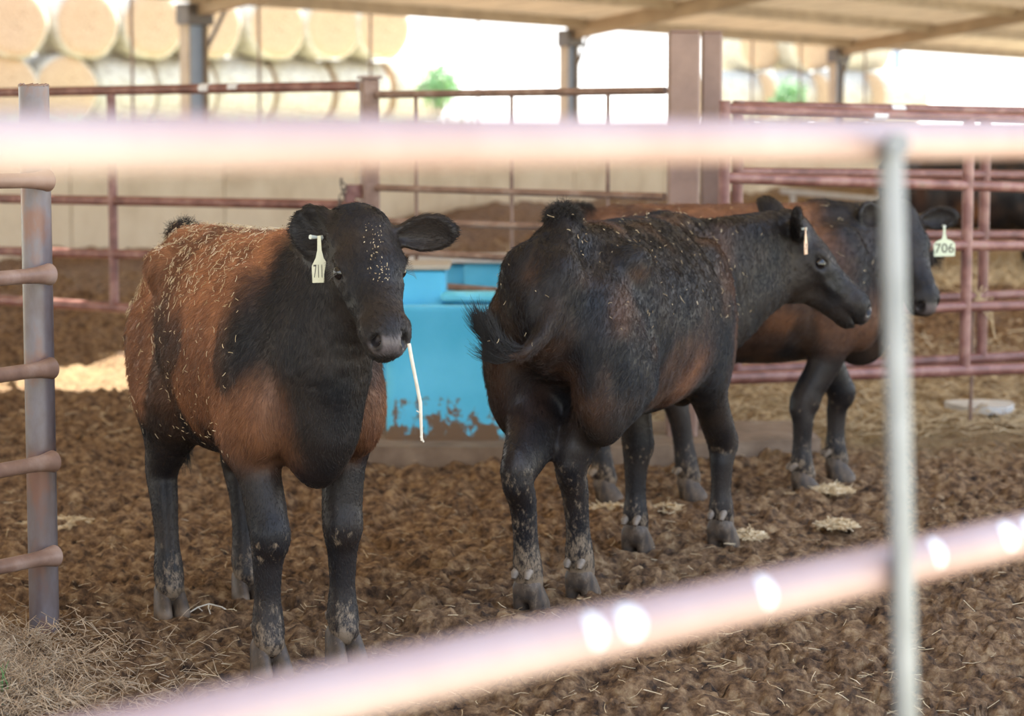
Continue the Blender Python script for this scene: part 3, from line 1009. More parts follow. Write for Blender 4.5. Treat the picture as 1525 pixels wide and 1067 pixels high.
    # eyes
    for s in (-1, 1):
        V3, Q3 = uv_sphere(0.0225 * hs, 18, 14)
        em = mesh_np('eye', V3 + hd(0.124, s * 0.0815, -0.075), Q3)
        link('eye', em, M['eye'], root)
        lb = MB()
        for j in range(9):
            t = (j - 4) / 4
            p0 = hd(0.120 + t * .019, s * (0.102 - abs(t) * .004), -0.060 - abs(t) * .004)
            p1 = hd(0.124 + t * .028, s * 0.116, -0.062); p2 = hd(0.126 + t * .034, s * 0.126, -0.070)
            lb.tube([p0, p1, p2], .0006, 4, rr=[.0009, .0007, .0003])
        lb.build('eyelashes', M['ink'], root)
    # ear tags
    if tagspec:
        for ts in tagspec:
            b0, d, op = earinfo[ts['ear']]
            at = b0 + d * ts.get('along', 0.075) + op * 0.004 + np.array([0, 0, ts.get('dz', -0.02)])
            down = unit(dL(ts['down'])); nrm = dL(ts['normal']); nrm = unit(nrm - down * nrm.dot(down)); sd = np.cross(nrm, down)
            w, hh, nk = ts['w'], ts['h'], ts['neck']
            T = Matrix(((*[sd[k] for k in range(1)], 0, 0),) * 3) if False else None
            def q3(a, b_, c_=0): return at + sd * a + down * b_ + nrm * (c_ + ts.get('off', 0.012))
            pl = [(-.004, -.006), (.004, -.006), (.0055, nk * .6), (.010, nk), (w * .35, nk + .008), (w * .5, nk + .020), (w * .48, nk + hh), (-w * .48, nk + hh), (-w * .5, nk + .020), (-w * .35, nk + .008), (-.010, nk), (-.0055, nk * .6)]
            b = MB(); b.prism([q3(x, y, 0) for x, y in pl], tuple(nrm * 0.0022))
            to = b.build('ear_tag', M[ts['mat']], root, smooth=False)
            if ts.get('text'):
                tm = text_mesh(ts['text'], ts['size'])
                tobj = link('tag_number', tm, M['ink'], to)
                for mm in list(tm.materials): pass
                c = q3(0, nk + hh * .56, 0.0026)
                sx = ts.get('sx', 1.0)
                X = -sd; Yv = -down; Z = nrm
                if np.dot(np.cross(X, Yv), Z) < 0: X = -X
                c = c - X * ts.get('shift', 0.0)
                MM = Matrix(((X[0] * sx, Yv[0], Z[0], c[0]), (X[1] * sx, Yv[1], Z[1], c[1]), (X[2] * sx, Yv[2], Z[2], c[2]), (0, 0, 0, 1)))
                tobj.matrix_local = MM
            sb = MB(); sb.tube([at - op * 0.01, at + op * 0.004, at + op * ts.get('stud', .014)], 0.006, 10, rr=[.007, .004, .006])
            sb.build('tag_stud', M['stud'], to)
    # -------- fur
    if hair:
        a, b, c, d = V[Q[:, 0]], V[Q[:, 1]], V[Q[:, 2]], V[Q[:, 3]]
        ar = 0.5 * np.linalg.norm(np.cross(c - a, d - b), axis=1)
        hcq = headm[Q[:, 0]]
        wgt = ar * (1 + 1.2 * hcq) * (1 - nose[Q[:, 0]]) * (V[Q[:, 0], 2] > 0.10)
        eyez = np.zeros(len(Q))
        for s in (-1, 1):
            eyez = np.maximum(eyez, sstep(0.030, 0.022, np.linalg.norm(hc[Q[:, 0]] - np.array([0.124, s * .093, -.075]), axis=1)))
        wgt *= (1 - eyez)
        prob = wgt / wgt.sum()
        fi = rng.choice(len(Q), hair, p=prob)
        u, v = rng.random(hair)[:, None], rng.random(hair)[:, None]
        q = Q[fi]
        w4 = [(1 - u) * (1 - v), u * (1 - v), u * v, (1 - u) * v]
        def ip(A):
            if A.ndim == 1: return sum(w[:, 0] * A[q[:, k]] for k, w in enumerate(w4))
            return sum(w * A[q[:, k]] for k, w in enumerate(w4))
        root_p = ip(V); nn = ip(N); nn /= np.linalg.norm(nn, axis=1, keepdims=True)
        Cc = ip(C); hm, lm, em_ = ip(headm), ip(legm), ip(earm); tm_ = ip(trunkm)
        hcc = (root_p - po) @ HM / hs
        flow = np.tile(np.array([-0.75, 0, -0.65]), (hair, 1))
        up_ = np.clip(nn[:, 2], 0, 1)
        flow[:, 2] -= 0.3 * (1 - up_)
        nkm = sstep(0.46, 0.6, root_p[:, 0]) * (1 - hm)
        flow = flow * (1 - nkm[:, None]) + nkm[:, None] * np.array([-0.25, 0, -1.0])
        flow = flow * (1 - lm[:, None]) + lm[:, None] * np.array([-0.10, 0, -1.0])
        hf_ = HM @ np.array([0.9, 0, -0.15])
        # on the head hair runs from the poll outwards: down the face
        flow = flow * (1 - hm[:, None]) + hm[:, None] * (hf_ + (HM @ np.array([0, 1, 0]))[None] * (hcc[:, 1:2] * 4))
        for b0, d_, op in earinfo:
            t = (root_p - b0) @ d_
            rr = np.linalg.norm((root_p - b0) - t[:, None] * d_, axis=1)
            m_e = ((t > 0.0) & (t < 0.22) & (rr < 0.08))
            flow[m_e] = d_
        if tail is not None:
            tb = tl[-1]
        jit = (vnoise(root_p * 14, 41)[:, None] - .5) * np.array([0.5, 0.9, 0.4]) * 1.2
        jit += (np.stack([vnoise(root_p * 40, 42), vnoise(root_p * 40, 43), vnoise(root_p * 40, 44)], 1) - .5) * 1.1 * (0.35 + 0.65 * tm_)[:, None]
        flow = flow + jit + (rng.random((hair, 3)) - .5) * 0.5
        tng = flow - nn * (flow * nn).sum(1, keepdims=True)
        tng /= np.linalg.norm(tng, axis=1, keepdims=True) + 1e-9
        ln = 0.021 * hair_len * tm_ + 0.016 * (1 - tm_)
        ln = ln * (1 - hm) + 0.011 * hm
        ln = np.where(em_ > .3, 0.017, ln)
        ln = ln * (1 - lm * .35)
        rearb = sstep(-0.50, -0.62, root_p[:, 0]) * sstep(.5, .6, root_p[:, 2])
        ln = ln * (0.7 + 0.6 * rng.random(hair))
        lift = (0.32 * (1 - hm) + 0.26 * hm)[:, None] * (0.6 + 0.8 * rng.random((hair, 1)))
        NP = 4
        pts = np.zeros((hair, NP, 3))
        curl = (rng.random((hair, 3)) - .5) * 0.5 * tm_[:, None]
        for j in range(NP):
            t = j / (NP - 1)
            pts[:, j] = root_p - nn * 0.001 + ln[:, None] * (tng * t + nn * lift * (t - 0.55 * t * t) + curl * t * t)
        rad0 = 0.00075 - 0.0002 * hm
        # a hair is as brown or black as the skin patch it grows from, with a little variety
        hcol = Cc * (0.75 + 0.6 * rng.random((hair, 1)))
        sets = [('fur', pts, rad0, hcol)]
        if tail is not None:
            nt_ = 3200
            base = np.array(tl[-3:]); tt = rng.random(nt_) ** 0.8
            k0 = np.minimum((tt * (len(base) - 1)).astype(int), len(base) - 2); fr_ = (tt * (len(base) - 1) - k0)[:, None]
            rp = base[k0] * (1 - fr_) + base[k0 + 1] * fr_
            dr = base[k0 + 1] - base[k0]; dr /= np.linalg.norm(dr, axis=1, keepdims=True)
            rp = rp + (rng.random((nt_, 3)) - .5) * 0.03
            sw = dL(sweep)
            rnd = (rng.random((nt_, 3)) - .5)
            tp = np.zeros((nt_, 6, 3)); L_ = 0.06 + 0.07 * rng.random((nt_, 1))
            for j in range(6):
                t = j / 5
                tp[:, j] = rp + L_ * (dr * t * (1 - .4 * t) + sw * t * t * 0.7 + rnd * 0.45 * t)
            sets.append(('tail_switch', tp, np.full(nt_, 0.0009), np.tile(np.array([[0.02, 0.018, 0.018]]), (nt_, 1))))
            # tuft on the tail head
            nt_ = 2200
            t0 = tl[0]
            dd = rng.normal(size=(nt_, 3)); dd[:, 2] = np.abs(dd[:, 2]) * .8; dd /= np.linalg.norm(dd, axis=1, keepdims=True)
            rp = t0 + dd * np.array([.046, .030, .040])
            tp = np.zeros((nt_, 4, 3)); L_ = 0.024 + 0.03 * rng.random((nt_, 1))
            for j in range(4):
                t = j / 3
                tp[:, j] = rp + L_ * (dd * t * .7 + (rng.random((nt_, 3)) - .5) * .5 * t + np.array([0, 0, .35]) * t - np.array([0, 0, .4]) * t * t)
            sets.append(('tail_head_tuft', tp, np.full(nt_, 0.0009), np.tile(np.array([[0.02, 0.016, 0.014]]), (nt_, 1))))
        for nm, pp, rad, hc_ in sets:
            n_, k_ = pp.shape[:2]
            cu = bpy.data.hair_curves.new(nm)
            cu.add_curves([k_] * n_)
            cu.position_data.foreach_set('vector', pp.astype(np.float32).ravel())
            ra = cu.attributes.get('radius') or cu.attributes.new('radius', 'FLOAT', 'POINT')
            taper = np.linspace(1, 0.25, k_)
            ra.data.foreach_set('value', (rad[:, None] * taper[None] * np.ones((n_, 1))).astype(np.float32).ravel())
            ca = cu.attributes.new('coat', 'FLOAT_COLOR', 'CURVE')
            C4 = np.ones((n_, 4), dtype=np.float32); C4[:, :3] = hc_
            ca.data.foreach_set('color', C4.ravel())
            cu.materials.append(M['fur'])
            o = bpy.data.objects.new(nm, cu); COL.objects.link(o); o.parent = root
            o['kind'] = 'stuff'
    print(label[:30], 'verts', len(V))
    return dict(root=root, V=V, N=N, Q=Q, R=R, o=origin, toW=lambda p: origin + R @ (np.array(p) * scale), hd=hd, bm=bm)


def uv_sphere(r, nu, nv):
    V, Fq = [], []
    for i in range(nv + 1):
        th = math.pi * (i + 0.001) / (nv + 0.002)
        for j in range(nu):
            ph = 2 * math.pi * j / nu
            V.append((r * math.sin(th) * math.cos(ph), r * math.sin(th) * math.sin(ph), r * math.cos(th)))
    for i in range(nv):
        for j in range(nu):
            a, b = i * nu + j, i * nu + (j + 1) % nu
            Fq.append((a, a + nu, b + nu, b))
    return np.array(V), np.array(Fq)


tail_sweep = np.array([-0.15, 0, 0.55])

# ------------------------------------------------------------------ the cattle
g = lambda px, py: tuple(G(px, py))[:2]

# front calf, facing the camera
c1_feet = [g(370, 893), g(255, 914), g(514, 982), g(403, 1002)]       # left hind, right hind, left front, right front
hm1 = ((Vector(c1_feet[0]) + Vector(c1_feet[1])) / 2); fm1 = ((Vector(c1_feet[2]) + Vector(c1_feet[3])) / 2)
c2_feet = [g(790, 905), g(867, 888), g(949, 820), g(1076, 812)]
hm2 = ((Vector(c2_feet[0]) + Vector(c2_feet[1])) / 2); fm2 = ((Vector(c2_feet[2]) + Vector(c2_feet[3])) / 2)
c3_feet = [g(905, 744), g(1030, 742), g(1250, 714), g(1200, 736)]
FEET += c1_feet + c2_feet + c3_feet
print('calf1', hm1, fm1, (hm1 - fm1).length, 'calf2', hm2, fm2, (hm2 - fm2).length)

def hanging_tail(o, h_, top=1.09):
    o = Vector((o[0], o[1], 0)); h_ = Vector((h_[0], h_[1], 0)).normalized()
    return [o + h_ * a + Vector((0, 0, z)) for a, z in ((-.645, top), (-.70, top - .10), (-.715, .85), (-.71, .70), (-.70, .58), (-.70, .48))]


calf1 = make_calf('rust-brown backed calf with a black head facing the camera, a straw dangling from its mouth',
                  (hm1 + fm1) / 2, (fm1 - hm1), c1_feet, P(545, 329, 5.72), (0.085, -0.25, -0.25),
                  ears=((1, (1.0, -0.12, 0.10), (0.1, -1, -0.1)), (-1, (-0.55, 0.50, 0.12), (-0.25, -1, 0.0))),
                  fat=0.88, headscale=0.905, tail=hanging_tail((hm1 + fm1) / 2, fm1 - hm1), earw=(1.0, 1.35), brown=1.0, coatseed=3, hair=150000, hair_len=1.15,
                  tagspec=[dict(ear=1, along=0.07, dz=-0.012, down=(0.02, 0, -1), normal=(0.10, -1, 0), w=0.041, h=0.062, neck=0.050, mat='tag_yellow', text='711', size=0.048, sx=0.36, shift=0.004, off=0.034, stud=0.030)])
tail2 = [P(838, 332, 6.86), P(840, 372, 6.74), P(834, 425, 6.68), P(816, 480, 6.64), P(786, 522, 6.60), P(756, 530, 6.60), P(736, 510, 6.60)]
calf2 = make_calf('black calf seen from behind with its tail swung left and its head turned right',
                  (hm2 + fm2) / 2, (fm2 - hm2), c2_feet, P(1194, 332, 8.05), (0.245, 0.05, -0.235),
                  ears=((1, (-0.35, 0.35, 0.55), (-0.4, .8, -0.1)), (-1, (-0.10, -0.75, 0.45), (0.9, -0.3, 0.2))),
                  jowl=True, sweep=tail_sweep, mudrear=0.30, headscale=1.0, dl=1.7, brown=-0.55, coatseed=12, hair=140000, tail=tail2, hair_len=1.0,
                  tagspec=[dict(ear=1, along=0.06, dz=0.0, down=(0.03, 0, -1), normal=(0.75, -0.35, 0), w=0.034, h=0.058, neck=0.03, mat='tag_pink', text='7', size=0.03, off=0.014, stud=0.02)])
calf3 = make_calf('brown and black calf standing behind the others, wearing ear tag 706',
                  (0.90, 9.05), (0.98, 0.20), c3_feet, P(1352, 316, 9.15), (0.085, -0.16, -0.30),
                  ears=((1, (1.0, 0.05, 0.12), (0.1, -1, 0)), (-1, (-0.70, -0.60, 0.22), (0.5, -1, 0))),
                  earw=(1.0, 1.2), tail=hanging_tail((0.90, 9.05), (0.98, 0.20)), bshift=-0.12, brown=0.62, coatseed=21, hair=80000, hair_len=1.0, brighten=0.8,
                  tagspec=[dict(ear=0, along=0.115, dz=-0.035, down=(0.02, 0, -1), normal=(0.05, -1, 0), w=0.088, h=0.070, neck=0.050, mat='tag_white', text='706', size=0.054, off=0.014, stud=0.02)])

build_ground()

# ------------------------------------------------------------------ barn shell
U = Vector((0.583, 0.812, 0)).normalized()          # along the back line of the barn
NB = Vector((U.y, -U.x, 0))                         # from the back line towards the camera
W0 = Vector((-5.3, 24.3, 0))


def line_pt(s, off=0.0, z=0.0):
    p = W0 + U * s + NB * off
    return Vector((p.x, p.y, z))


rzU = math.atan2(U.y, U.x)


def structure(o):
    o['kind'] = 'structure'
    return o


# concrete wall with panel joints
wb = MB()
s0, s1 = -9.0, 34.0
k = s0
while k < s1:
    wb.box(line_pt(k + 1.22, 0, 0.74), (2.42, 0.16, 1.56), rzU, bevel=0.012)
    k += 2.44
structure(wb.build('wall_back', M['wall'], smooth=False))

EAVE = 3.08
SLOPE = 0.145


def roof_z(off):
    return EAVE + SLOPE * (off + 0.35)


# roof: sheets on both sides of an opening that lets a shaft of sun in
def roof_quad(b, sA, sB, oA, oB):
    p = [line_pt(sA, oA, roof_z(oA)), line_pt(sB, oA, roof_z(oA)), line_pt(sB, oB, roof_z(oB)), line_pt(sA, oB, roof_z(oB))]
    b.poly(p)


def to_roof(x, y):
    """follow the sun from a ground point back up to the roof"""
    p = Vector((x, y, 0)); d = -SUN_DIR
    t = 0
    for _ in range(30):
        q = p + d * t
        off = (q - W0).dot(NB)
        t += (roof_z(off) - q.z) / d.z * 0.9
    q = p + d * t
    return (q - W0).dot(U), (q - W0).dot(NB)


slot = [to_roof(*q) for q in ((-3.3, 12.35), (-2.9, 13.1), (-2.05, 15.2), (-1.78, 12.9))]
print('slot', slot)
FRONT = 17.6
rb = MB()
SA, SB = -26.0, 40.0
so = [q[1] for q in slot]; ss = [q[0] for q in slot]
o_lo, o_hi = min(so), max(so); s_lo, s_hi = min(ss), max(ss)
roof_quad(rb, SA, SB, -0.35, o_lo)
roof_quad(rb, SA, SB, o_hi, FRONT)
roof_quad(rb, SA, s_lo, o_lo, o_hi)
roof_quad(rb, s_hi, SB, o_lo, o_hi)
# fill the bounding rectangle around the four sided opening
cs = [(s_lo, o_lo), (s_hi, o_lo), (s_hi, o_hi), (s_lo, o_hi)]
ctr = (sum(ss) / 4, sum(so) / 4)
ang = lambda q: math.atan2(q[1] - ctr[1], q[0] - ctr[0])
sl = sorted(slot, key=ang)
cc = sorted(cs, key=ang)
rp = lambda q: line_pt(q[0], q[1], roof_z(q[1]))
# match every corner of the rectangle with its nearest slot vertex in angular order
best = min(range(4), key=lambda r: sum((sl[(i + r) % 4][0] - cc[i][0]) ** 2 + (sl[(i + r) % 4][1] - cc[i][1]) ** 2 for i in range(4)))
sl = [sl[(i + best) % 4] for i in range(4)]
for i in range(4):
    j = (i + 1) % 4
    rb.poly([rp(cc[i]), rp(cc[j]), rp(sl[j]), rp(sl[i])])
structure(rb.build('ceiling', M['roof'], smooth=False))

# purlins run along the barn, rafters across it
n = 1
for off in [x for x in (0.0, 1.5, 3.0, 4.6, 6.2, 7.8, 9.4, 11.0, 12.6, 14.2, 15.8)]:
    b = MB()
    p0, p1 = line_pt(SA, off, roof_z(off) - 0.08), line_pt(SB, off, roof_z(off) - 0.08)
    b.box((p0 + p1) / 2, ((p1 - p0).length, 0.06, 0.15), rzU)
    structure(b.build('trim_%d' % n, M['col_tan'], smooth=False)); n += 1
fb = MB()
p0, p1 = line_pt(SA, -0.42, EAVE + 0.02), line_pt(SB, -0.42, EAVE + 0.02)
fb.box((p0 + p1) / 2, ((p1 - p0).length, 0.10, 0.14), rzU)
structure(fb.build('trim_%d' % n, M['col_tan'], smooth=False)); n += 1


def barn_column(s, label, x_off=-0.30, w=0.30):
    p = line_pt(s, x_off, 0)
    root = empty('barn_column', p, rzU)
    hgt = roof_z(x_off) - 0.12
    tag(root, label, 'column', 'steel columns along the open back of the barn')
    b = MB(); b.box((0, 0, hgt / 2), (w - 0.03, 0.012, hgt)); b.build('web', M['col_blue'], root, smooth=False)
    for sg in (-1, 1):
        b = MB(); b.box((sg * (w / 2 - 0.01), 0, hgt / 2), (0.022, 0.15, hgt)); b.build('flange', M['col_tan'], root, smooth=False)
    b = MB(); b.box((0, -0.02, hgt - 0.12), (w + 0.10, 0.20, 0.24)); b.build('bracket', M['dark_steel'], root, smooth=False)
    b = MB(); b.tube([(w / 2, -0.02, hgt - 0.55), (w / 2 + 0.35, -0.02, hgt - 0.05)], 0.025, 8); b.build('brace', M['dark_steel'], root)
    # rafter
    r = MB()
    L = FRONT + 0.3
    a0 = Vector((0, 0, hgt - 0.02)); a1 = Vector((0, -L, hgt - 0.02 + SLOPE * L))
    d = (a1 - a0)
    Mx = Matrix.Rotation(math.atan2(d.z, -d.y) * -1, 3, 'X')
    r.box((a0 + a1) / 2 + Vector((0, 0, -0.02)), (0.12, d.length, 0.22), M=Mx)
    r.build('rafter', M['col_tan'], root, smooth=False)
    return root


def s_of_px(px, off):
    """where the column line crosses an image column"""
    r = ray(px, 300); d = Vector((r.x, r.y, 0))
    A = W0 + NB * off
    den = U.x * d.y - U.y * d.x
    return (-(A.x) * d.y + A.y * d.x) / den


barn_column(s_of_px(292, -0.3), 'blue-grey steel column on the left, in front of the round hay bales', w=0.33)
barn_column(s_of_px(847, -0.3), 'blue-grey steel column in the middle, against the blank white sky', w=0.30)
barn_column(s_of_px(1243, -0.3), 'blue-grey steel column on the right, beside the distant stacked bales', w=0.30)

# ------------------------------------------------------------------ hay bales outside
bale_side = MB()


def bale_meshes():
    # round face towards +-y ; slightly sagged cylinder with a spiral winding on its faces
    out = []
    for kind in range(2):
        b = MB()
        seg = 40; R_ = 0.78; L_ = 0.75
        rings = [(-L_, .02), (-L_, .28), (-L_ - .02, .55), (-L_, .70), (-L_ + .06, .775), (-L_ + .25, .785), (0, .78), (L_ - .25, .785), (L_ - .06, .775), (L_, .70), (L_ + .02, .55), (L_, .28), (L_, .02)]
        for y, r in rings:
            for k in range(seg):
                a = 2 * math.pi * k / seg
                rr = r * (1 + .012 * math.sin(5 * a + kind) + .008 * math.sin(11 * a))
                z = rr * math.sin(a); z = max(z, -R_ * .94)
                b.v.append(Vector((rr * math.cos(a) * 1.02, y, z)))
        for i in range(len(rings) - 1):
            for k in range(seg):
                a, c = i * seg + k, i * seg + (k + 1) % seg
                b.f.append((a, c, c + seg, a + seg))
        me = bpy.data.meshes.new('bale'); me.from_pydata([tuple(v) for v in b.v], [], b.f)
        me.polygons.foreach_set('use_smooth', np.ones(len(me.polygons), dtype=bool))
        me.materials.append(M['hay']); me.materials.append(M['bale_side'])
        for i, p in enumerate(me.polygons):
            p.material_index = 1 if 3 <= i // seg <= 8 else 0
        out.append(me)
    return out


BALE = bale_meshes()
GL = 'ground'
bale_row_dir = None


def place_bale(px, py, Y, rz, label, group, sc_=1.0):
    o = bpy.data.objects.new('hay_bale', BALE[random.randint(0, 1)])
    COL.objects.link(o)
    o.location = P(px, py, Y); o.rotation_euler = (0, random.uniform(-.1, .1), rz); o.scale = (sc_,) * 3
    tag(o, label, 'hay bale', group)
    return o


top_x = [-2, 105, 203, 290, 387, 470, 545]
ordn = ['leftmost', 'second from the left', 'third from the left', 'fourth from the left', 'fifth from the left', 'sixth from the left', 'rightmost']
for i, px in enumerate(top_x):
    Y = 50 + 5 * (px - 105) / 440
    place_bale(px, 36 + i * 1.2, Y, 0.68, 'round hay bale, %s of the top row' % ordn[i], 'round bales on the top row')
low_x = [-15, 75, 165, 255, 343, 431, 518, 603]
ordn2 = ['leftmost', 'second from the left', 'third from the left', 'fourth from the left', 'fourth from the right', 'third from the right', 'second from the right', 'rightmost']
for i, px in enumerate(low_x):
    Y = 50.2 + 5 * (px - 105) / 440
    rz = 0.68 if px < 100 else 0.68 + math.pi / 2
    place_bale(px, 134 + i * 0.8, Y, rz, 'pale hay bale in the row under the top one, %s' % ordn2[i], 'pale bales on the row below', 1.0)
for i, px in enumerate([-15, 75, 165, 255, 343, 431, 518, 603]):
    Y = 50.4 + 5 * (px - 105) / 440
    place_bale(px, 233, Y, 0.68 + math.pi / 2, 'hay bale at the foot of the stack, behind the concrete wall', 'bales at the foot of the stack')
for i, px in enumerate([1112, 1190, 1275]):
    place_bale(px, 68, 58, 0.5 + (math.pi / 2 if i == 2 else 0), ['brownish hay bale on top of the far right stack, next to the thick brown posts', 'brownish hay bale in the middle on top of the far right stack', 'brownish hay bale on top of the far right stack, just right of the right column'][i], 'bales on top of the far right stack', 0.88)
for i, px in enumerate([1088, 1168, 1248, 1328]):
    place_bale(px, 147, 57.5, 0.5 + math.pi / 2, 'pale hay bale low in the far right stack, %s' % ['leftmost of four', 'second of four from the left', 'third of four from the left', 'rightmost of four'][i], 'pale bales low in the far right stack', 0.90)
for i, px in enumerate([1088, 1168, 1248, 1328]):
    place_bale(px, 228, 57.5, 0.5 + math.pi / 2, 'hay bale at the foot of the far right stack, behind the wall', 'bales at the foot of the far right stack', 0.92)

# rise of the ground the bales stand on
b = MB()
b.prism([(-30, 46, -0.3), (30, 46, -0.3), (40, 90, -0.3), (-40, 90, -0.3)], (0, 0, 0.56))
structure(b.build('ground_bank', M['grass'], smooth=False))

# slim posts of a shelter beyond, and thin cables of the far fence
for px, y0, Y, lab in ((583, 20, 62, 'dark slim post standing right of the hay bales on the left'), (1333, 68, 62, 'dark slim post at the right end of the distant right bales')):
    p = P(px, 250, Y); t = P(px, y0, Y)
    b = MB((p.x, p.y, 0.25)); b.box((p.x, p.y, (t.z + 0.2) / 2), (0.22, 0.22, t.z - 0.2))
    tag(b.build('shelter_post', M['col_blue'], smooth=False), lab, 'post')
for i, px in enumerate([200, 388, 553, 712, 1118, 1190, 1285]):
    s = s_of_px(px, -0.12)
    p = line_pt(s, -0.12, 0)
    b = MB((p.x, p.y, 1.4)); b.tube([(p.x, p.y, 0.2), (p.x, p.y, roof_z(-0.12) - 0.02)], 0.018, 8)
    tag(b.build('hanging_rod', M['rod']), 'thin upright rod from the wall to the eave, %s' % ['left of the left column', 'just right of the left column', 'above the reddish post in front', 'left of the middle column', 'beside the thick brown posts', 'left of the right column', 'right of the right column'][i], 'rod', 'thin rods between wall and eave')

# ------------------------------------------------------------------ shrubs outside
def shrub(px, py, Y, r, nleaf, label, name='shrub'):
    c = P(px, py, Y)
    root = empty(name, (c.x, c.y, 0.45)); tag(root, label, 'shrub')
    hgt = c.z - 0.45
    b = MB()
    for k in range(7):
        a = random.uniform(0, 6.28)
        b.tube([(0, 0, 0), (r * .3 * math.cos(a), r * .3 * math.sin(a), hgt * .5), (r * .7 * math.cos(a), r * .7 * math.sin(a), hgt + r * .4)], .03, 6, rr=[.04, .025, .01])
    b.build('stem', M['bark'], root)
    b = MB()
    for k in range(nleaf):
        v = Vector((random.gauss(0, 1), random.gauss(0, 1), random.gauss(0, 1))).normalized() * (r * random.random() ** .5)
        v.z += hgt
        a = Vector((random.gauss(0, 1), random.gauss(0, 1), random.gauss(0, 1))).normalized(); w = a.orthogonal().normalized()
        L_ = random.uniform(.10, .18)
        b.poly([v, v + a * L_ * .5 + w * L_ * .25, v + a * L_, v + a * L_ * .5 - w * L_ * .25])
    o = b.build('foliage', M['leaf'], root, smooth=False); o['kind'] = 'stuff'


shrub(655, 130, 52, 0.5, 700, 'small grey-green shrub at the right end of the left bales')
shrub(1176, 146, 50, 0.4, 500, 'bright green shrub in front of the far right bales')
b = MB()
for k in range(1700):
    px = random.choice([random.uniform(-20, 120), random.uniform(330, 700), random.uniform(0, 700)])
    Y = random.uniform(46.5, 49)
    c = P(px, 250, Y); z0 = 0.45; hh = random.uniform(.7, 1.5)
    q = Vector((c.x, Y, z0)); lean = Vector((random.uniform(-.2, .2), random.uniform(-.2, .2), hh))
    b.poly([q, q + lean * .5 + Vector((.035, 0, 0)), q + lean, q + lean * .5 - Vector((.035, 0, 0))])
M['weed'] = simple('pale_weeds', [(0.3, (0.30, 0.40, 0.20)), (0.7, (0.48, 0.58, 0.34))], 3, 0.7, 0, 0)
tag(b.build('weeds', M['weed'], smooth=False), 'tall pale green weeds along the foot of the bales', 'weeds', kind='stuff')

# ------------------------------------------------------------------ pipe fences
def rail(name, p0, p1, r, mat, parent, orig, bulge=True, n=9, sag=0.0, seg=14):
    p0, p1 = Vector(p0), Vector(p1)
    b = MB(orig)
    pts = [p0.lerp(p1, i / (n - 1)) + Vector((0, 0, -sag * math.sin(math.pi * i / (n - 1)))) for i in range(n)]
    b.tube(pts, r, seg)
    return b.build(name, mat, parent)


def on_line(A, B, px):
    """point (x, y) of the ground line A-B that shows at image column px"""
    r = ray(px, 300)
    d = (B[0] - A[0], B[1] - A[1])
    # A + t d = k r
    den = d[0] * r.y - d[1] * r.x
    t = (-(A[0]) * r.y + A[1] * r.x) / den
    return t, A[0] + d[0] * t, A[1] + d[1] * t


def zpx(px, py, Y):
    return P(px, py, Y).z


def fence(name, label, cat, A, B, rails, mat, r, xa, xb, ups=(), group=None, rad_up=None, mat_up=None, post_r=None):
    """A, B: ground ends of the fence line; rails: list of (pixel x, pixel y, pixel x, pixel y) heights on that line"""
    _, ax, ay = on_line(A, B, xa)
    root = empty(name, (ax, ay, 0)); tag(root, label, cat, group)
    orig = (ax, ay, 0)
    for q in rails:
        x0_, y0_, x1_, y1_ = q[:4]
        _, X0, Y0 = on_line(A, B, x0_); _, X1, Y1 = on_line(A, B, x1_)
        z0_, z1_ = zpx(x0_, y0_, Y0), zpx(x1_, y1_, Y1)
        ta, Xa, Ya = on_line(A, B, xa); tb, Xb, Yb = on_line(A, B, xb)
        t0_ = on_line(A, B, x0_)[0]; t1_ = on_line(A, B, x1_)[0]
        za = z0_ + (z1_ - z0_) * (ta - t0_) / (t1_ - t0_); zb = z0_ + (z1_ - z0_) * (tb - t0_) / (t1_ - t0_)
        rail('rail', (Xa, Ya, za), (Xb, Yb, zb), q[4] if len(q) > 4 else r, mat, root, orig)
    for (px, ya, yb, ru) in ups:
        _, X, Y = on_line(A, B, px)
        z0_, z1_ = zpx(px, ya, Y), zpx(px, yb, Y)
        b = MB(orig); b.tube([(X, Y, z1_), (X, Y, z0_)], ru, 12)
        b.build('upright', mat_up or mat, root)
    return root, orig


# back left gate: line from d 13.3 at x=0 to 11.6 at x=540
LA = P(0, 300, 13.3); LB = P(540, 300, 11.6)
LA, LB = (LA.x, LA.y), (LB.x, LB.y)
gl, gl_o = fence('pipe_gate', 'long reddish pipe gate behind the rust-brown calf on the left', 'gate', LA, LB,
                 [(0, 138, 540, 128, .026), (0, 218, 540, 216), (0, 296, 540, 306), (0, 374, 220, 380), (0, 447, 220, 462, .029)], M['pipe'], 0.026, -190, 536,
                 ups=[(168, 140, 458, .026), (330, 130, 470, .0), ][:1] + [(-120, 142, 446, .026)])
# sun spots on the top rail, put in as short white sleeves
for px, py in ((345, 131), (302, 132)):
    b = MB(gl_o)
    _, X, Y = on_line(LA, LB, px); z = zpx(px, py, Y)
    _, X2, Y2 = on_line(LA, LB, px + 14)
    b.tube([(X, Y, z), (X2, Y2, z)], .0268, 14)
    b.build('highlight_patch', M['white_highlight'], gl)
pp = P(551, 300, 11.55)
root = empty('fence_post', (pp.x, pp.y, 0)); tag(root, 'square reddish steel post at the end of the back left gate', 'post')
b = MB(); b.box((0, 0, zpx(551, 118, 11.55) / 2), (0.085, 0.085, zpx(551, 118, 11.55)), 0.3, bevel=0.006); b.build('shaft', M['pipe_brown'], root, smooth=False)
b = MB(); b.box((0, 0, zpx(551, 117, 11.55) + .006), (0.105, 0.105, 0.014), 0.3); b.build('cap', M['pipe_brown'], root, smooth=False)
b = MB()
z_ = zpx(520, 285, 11.6)
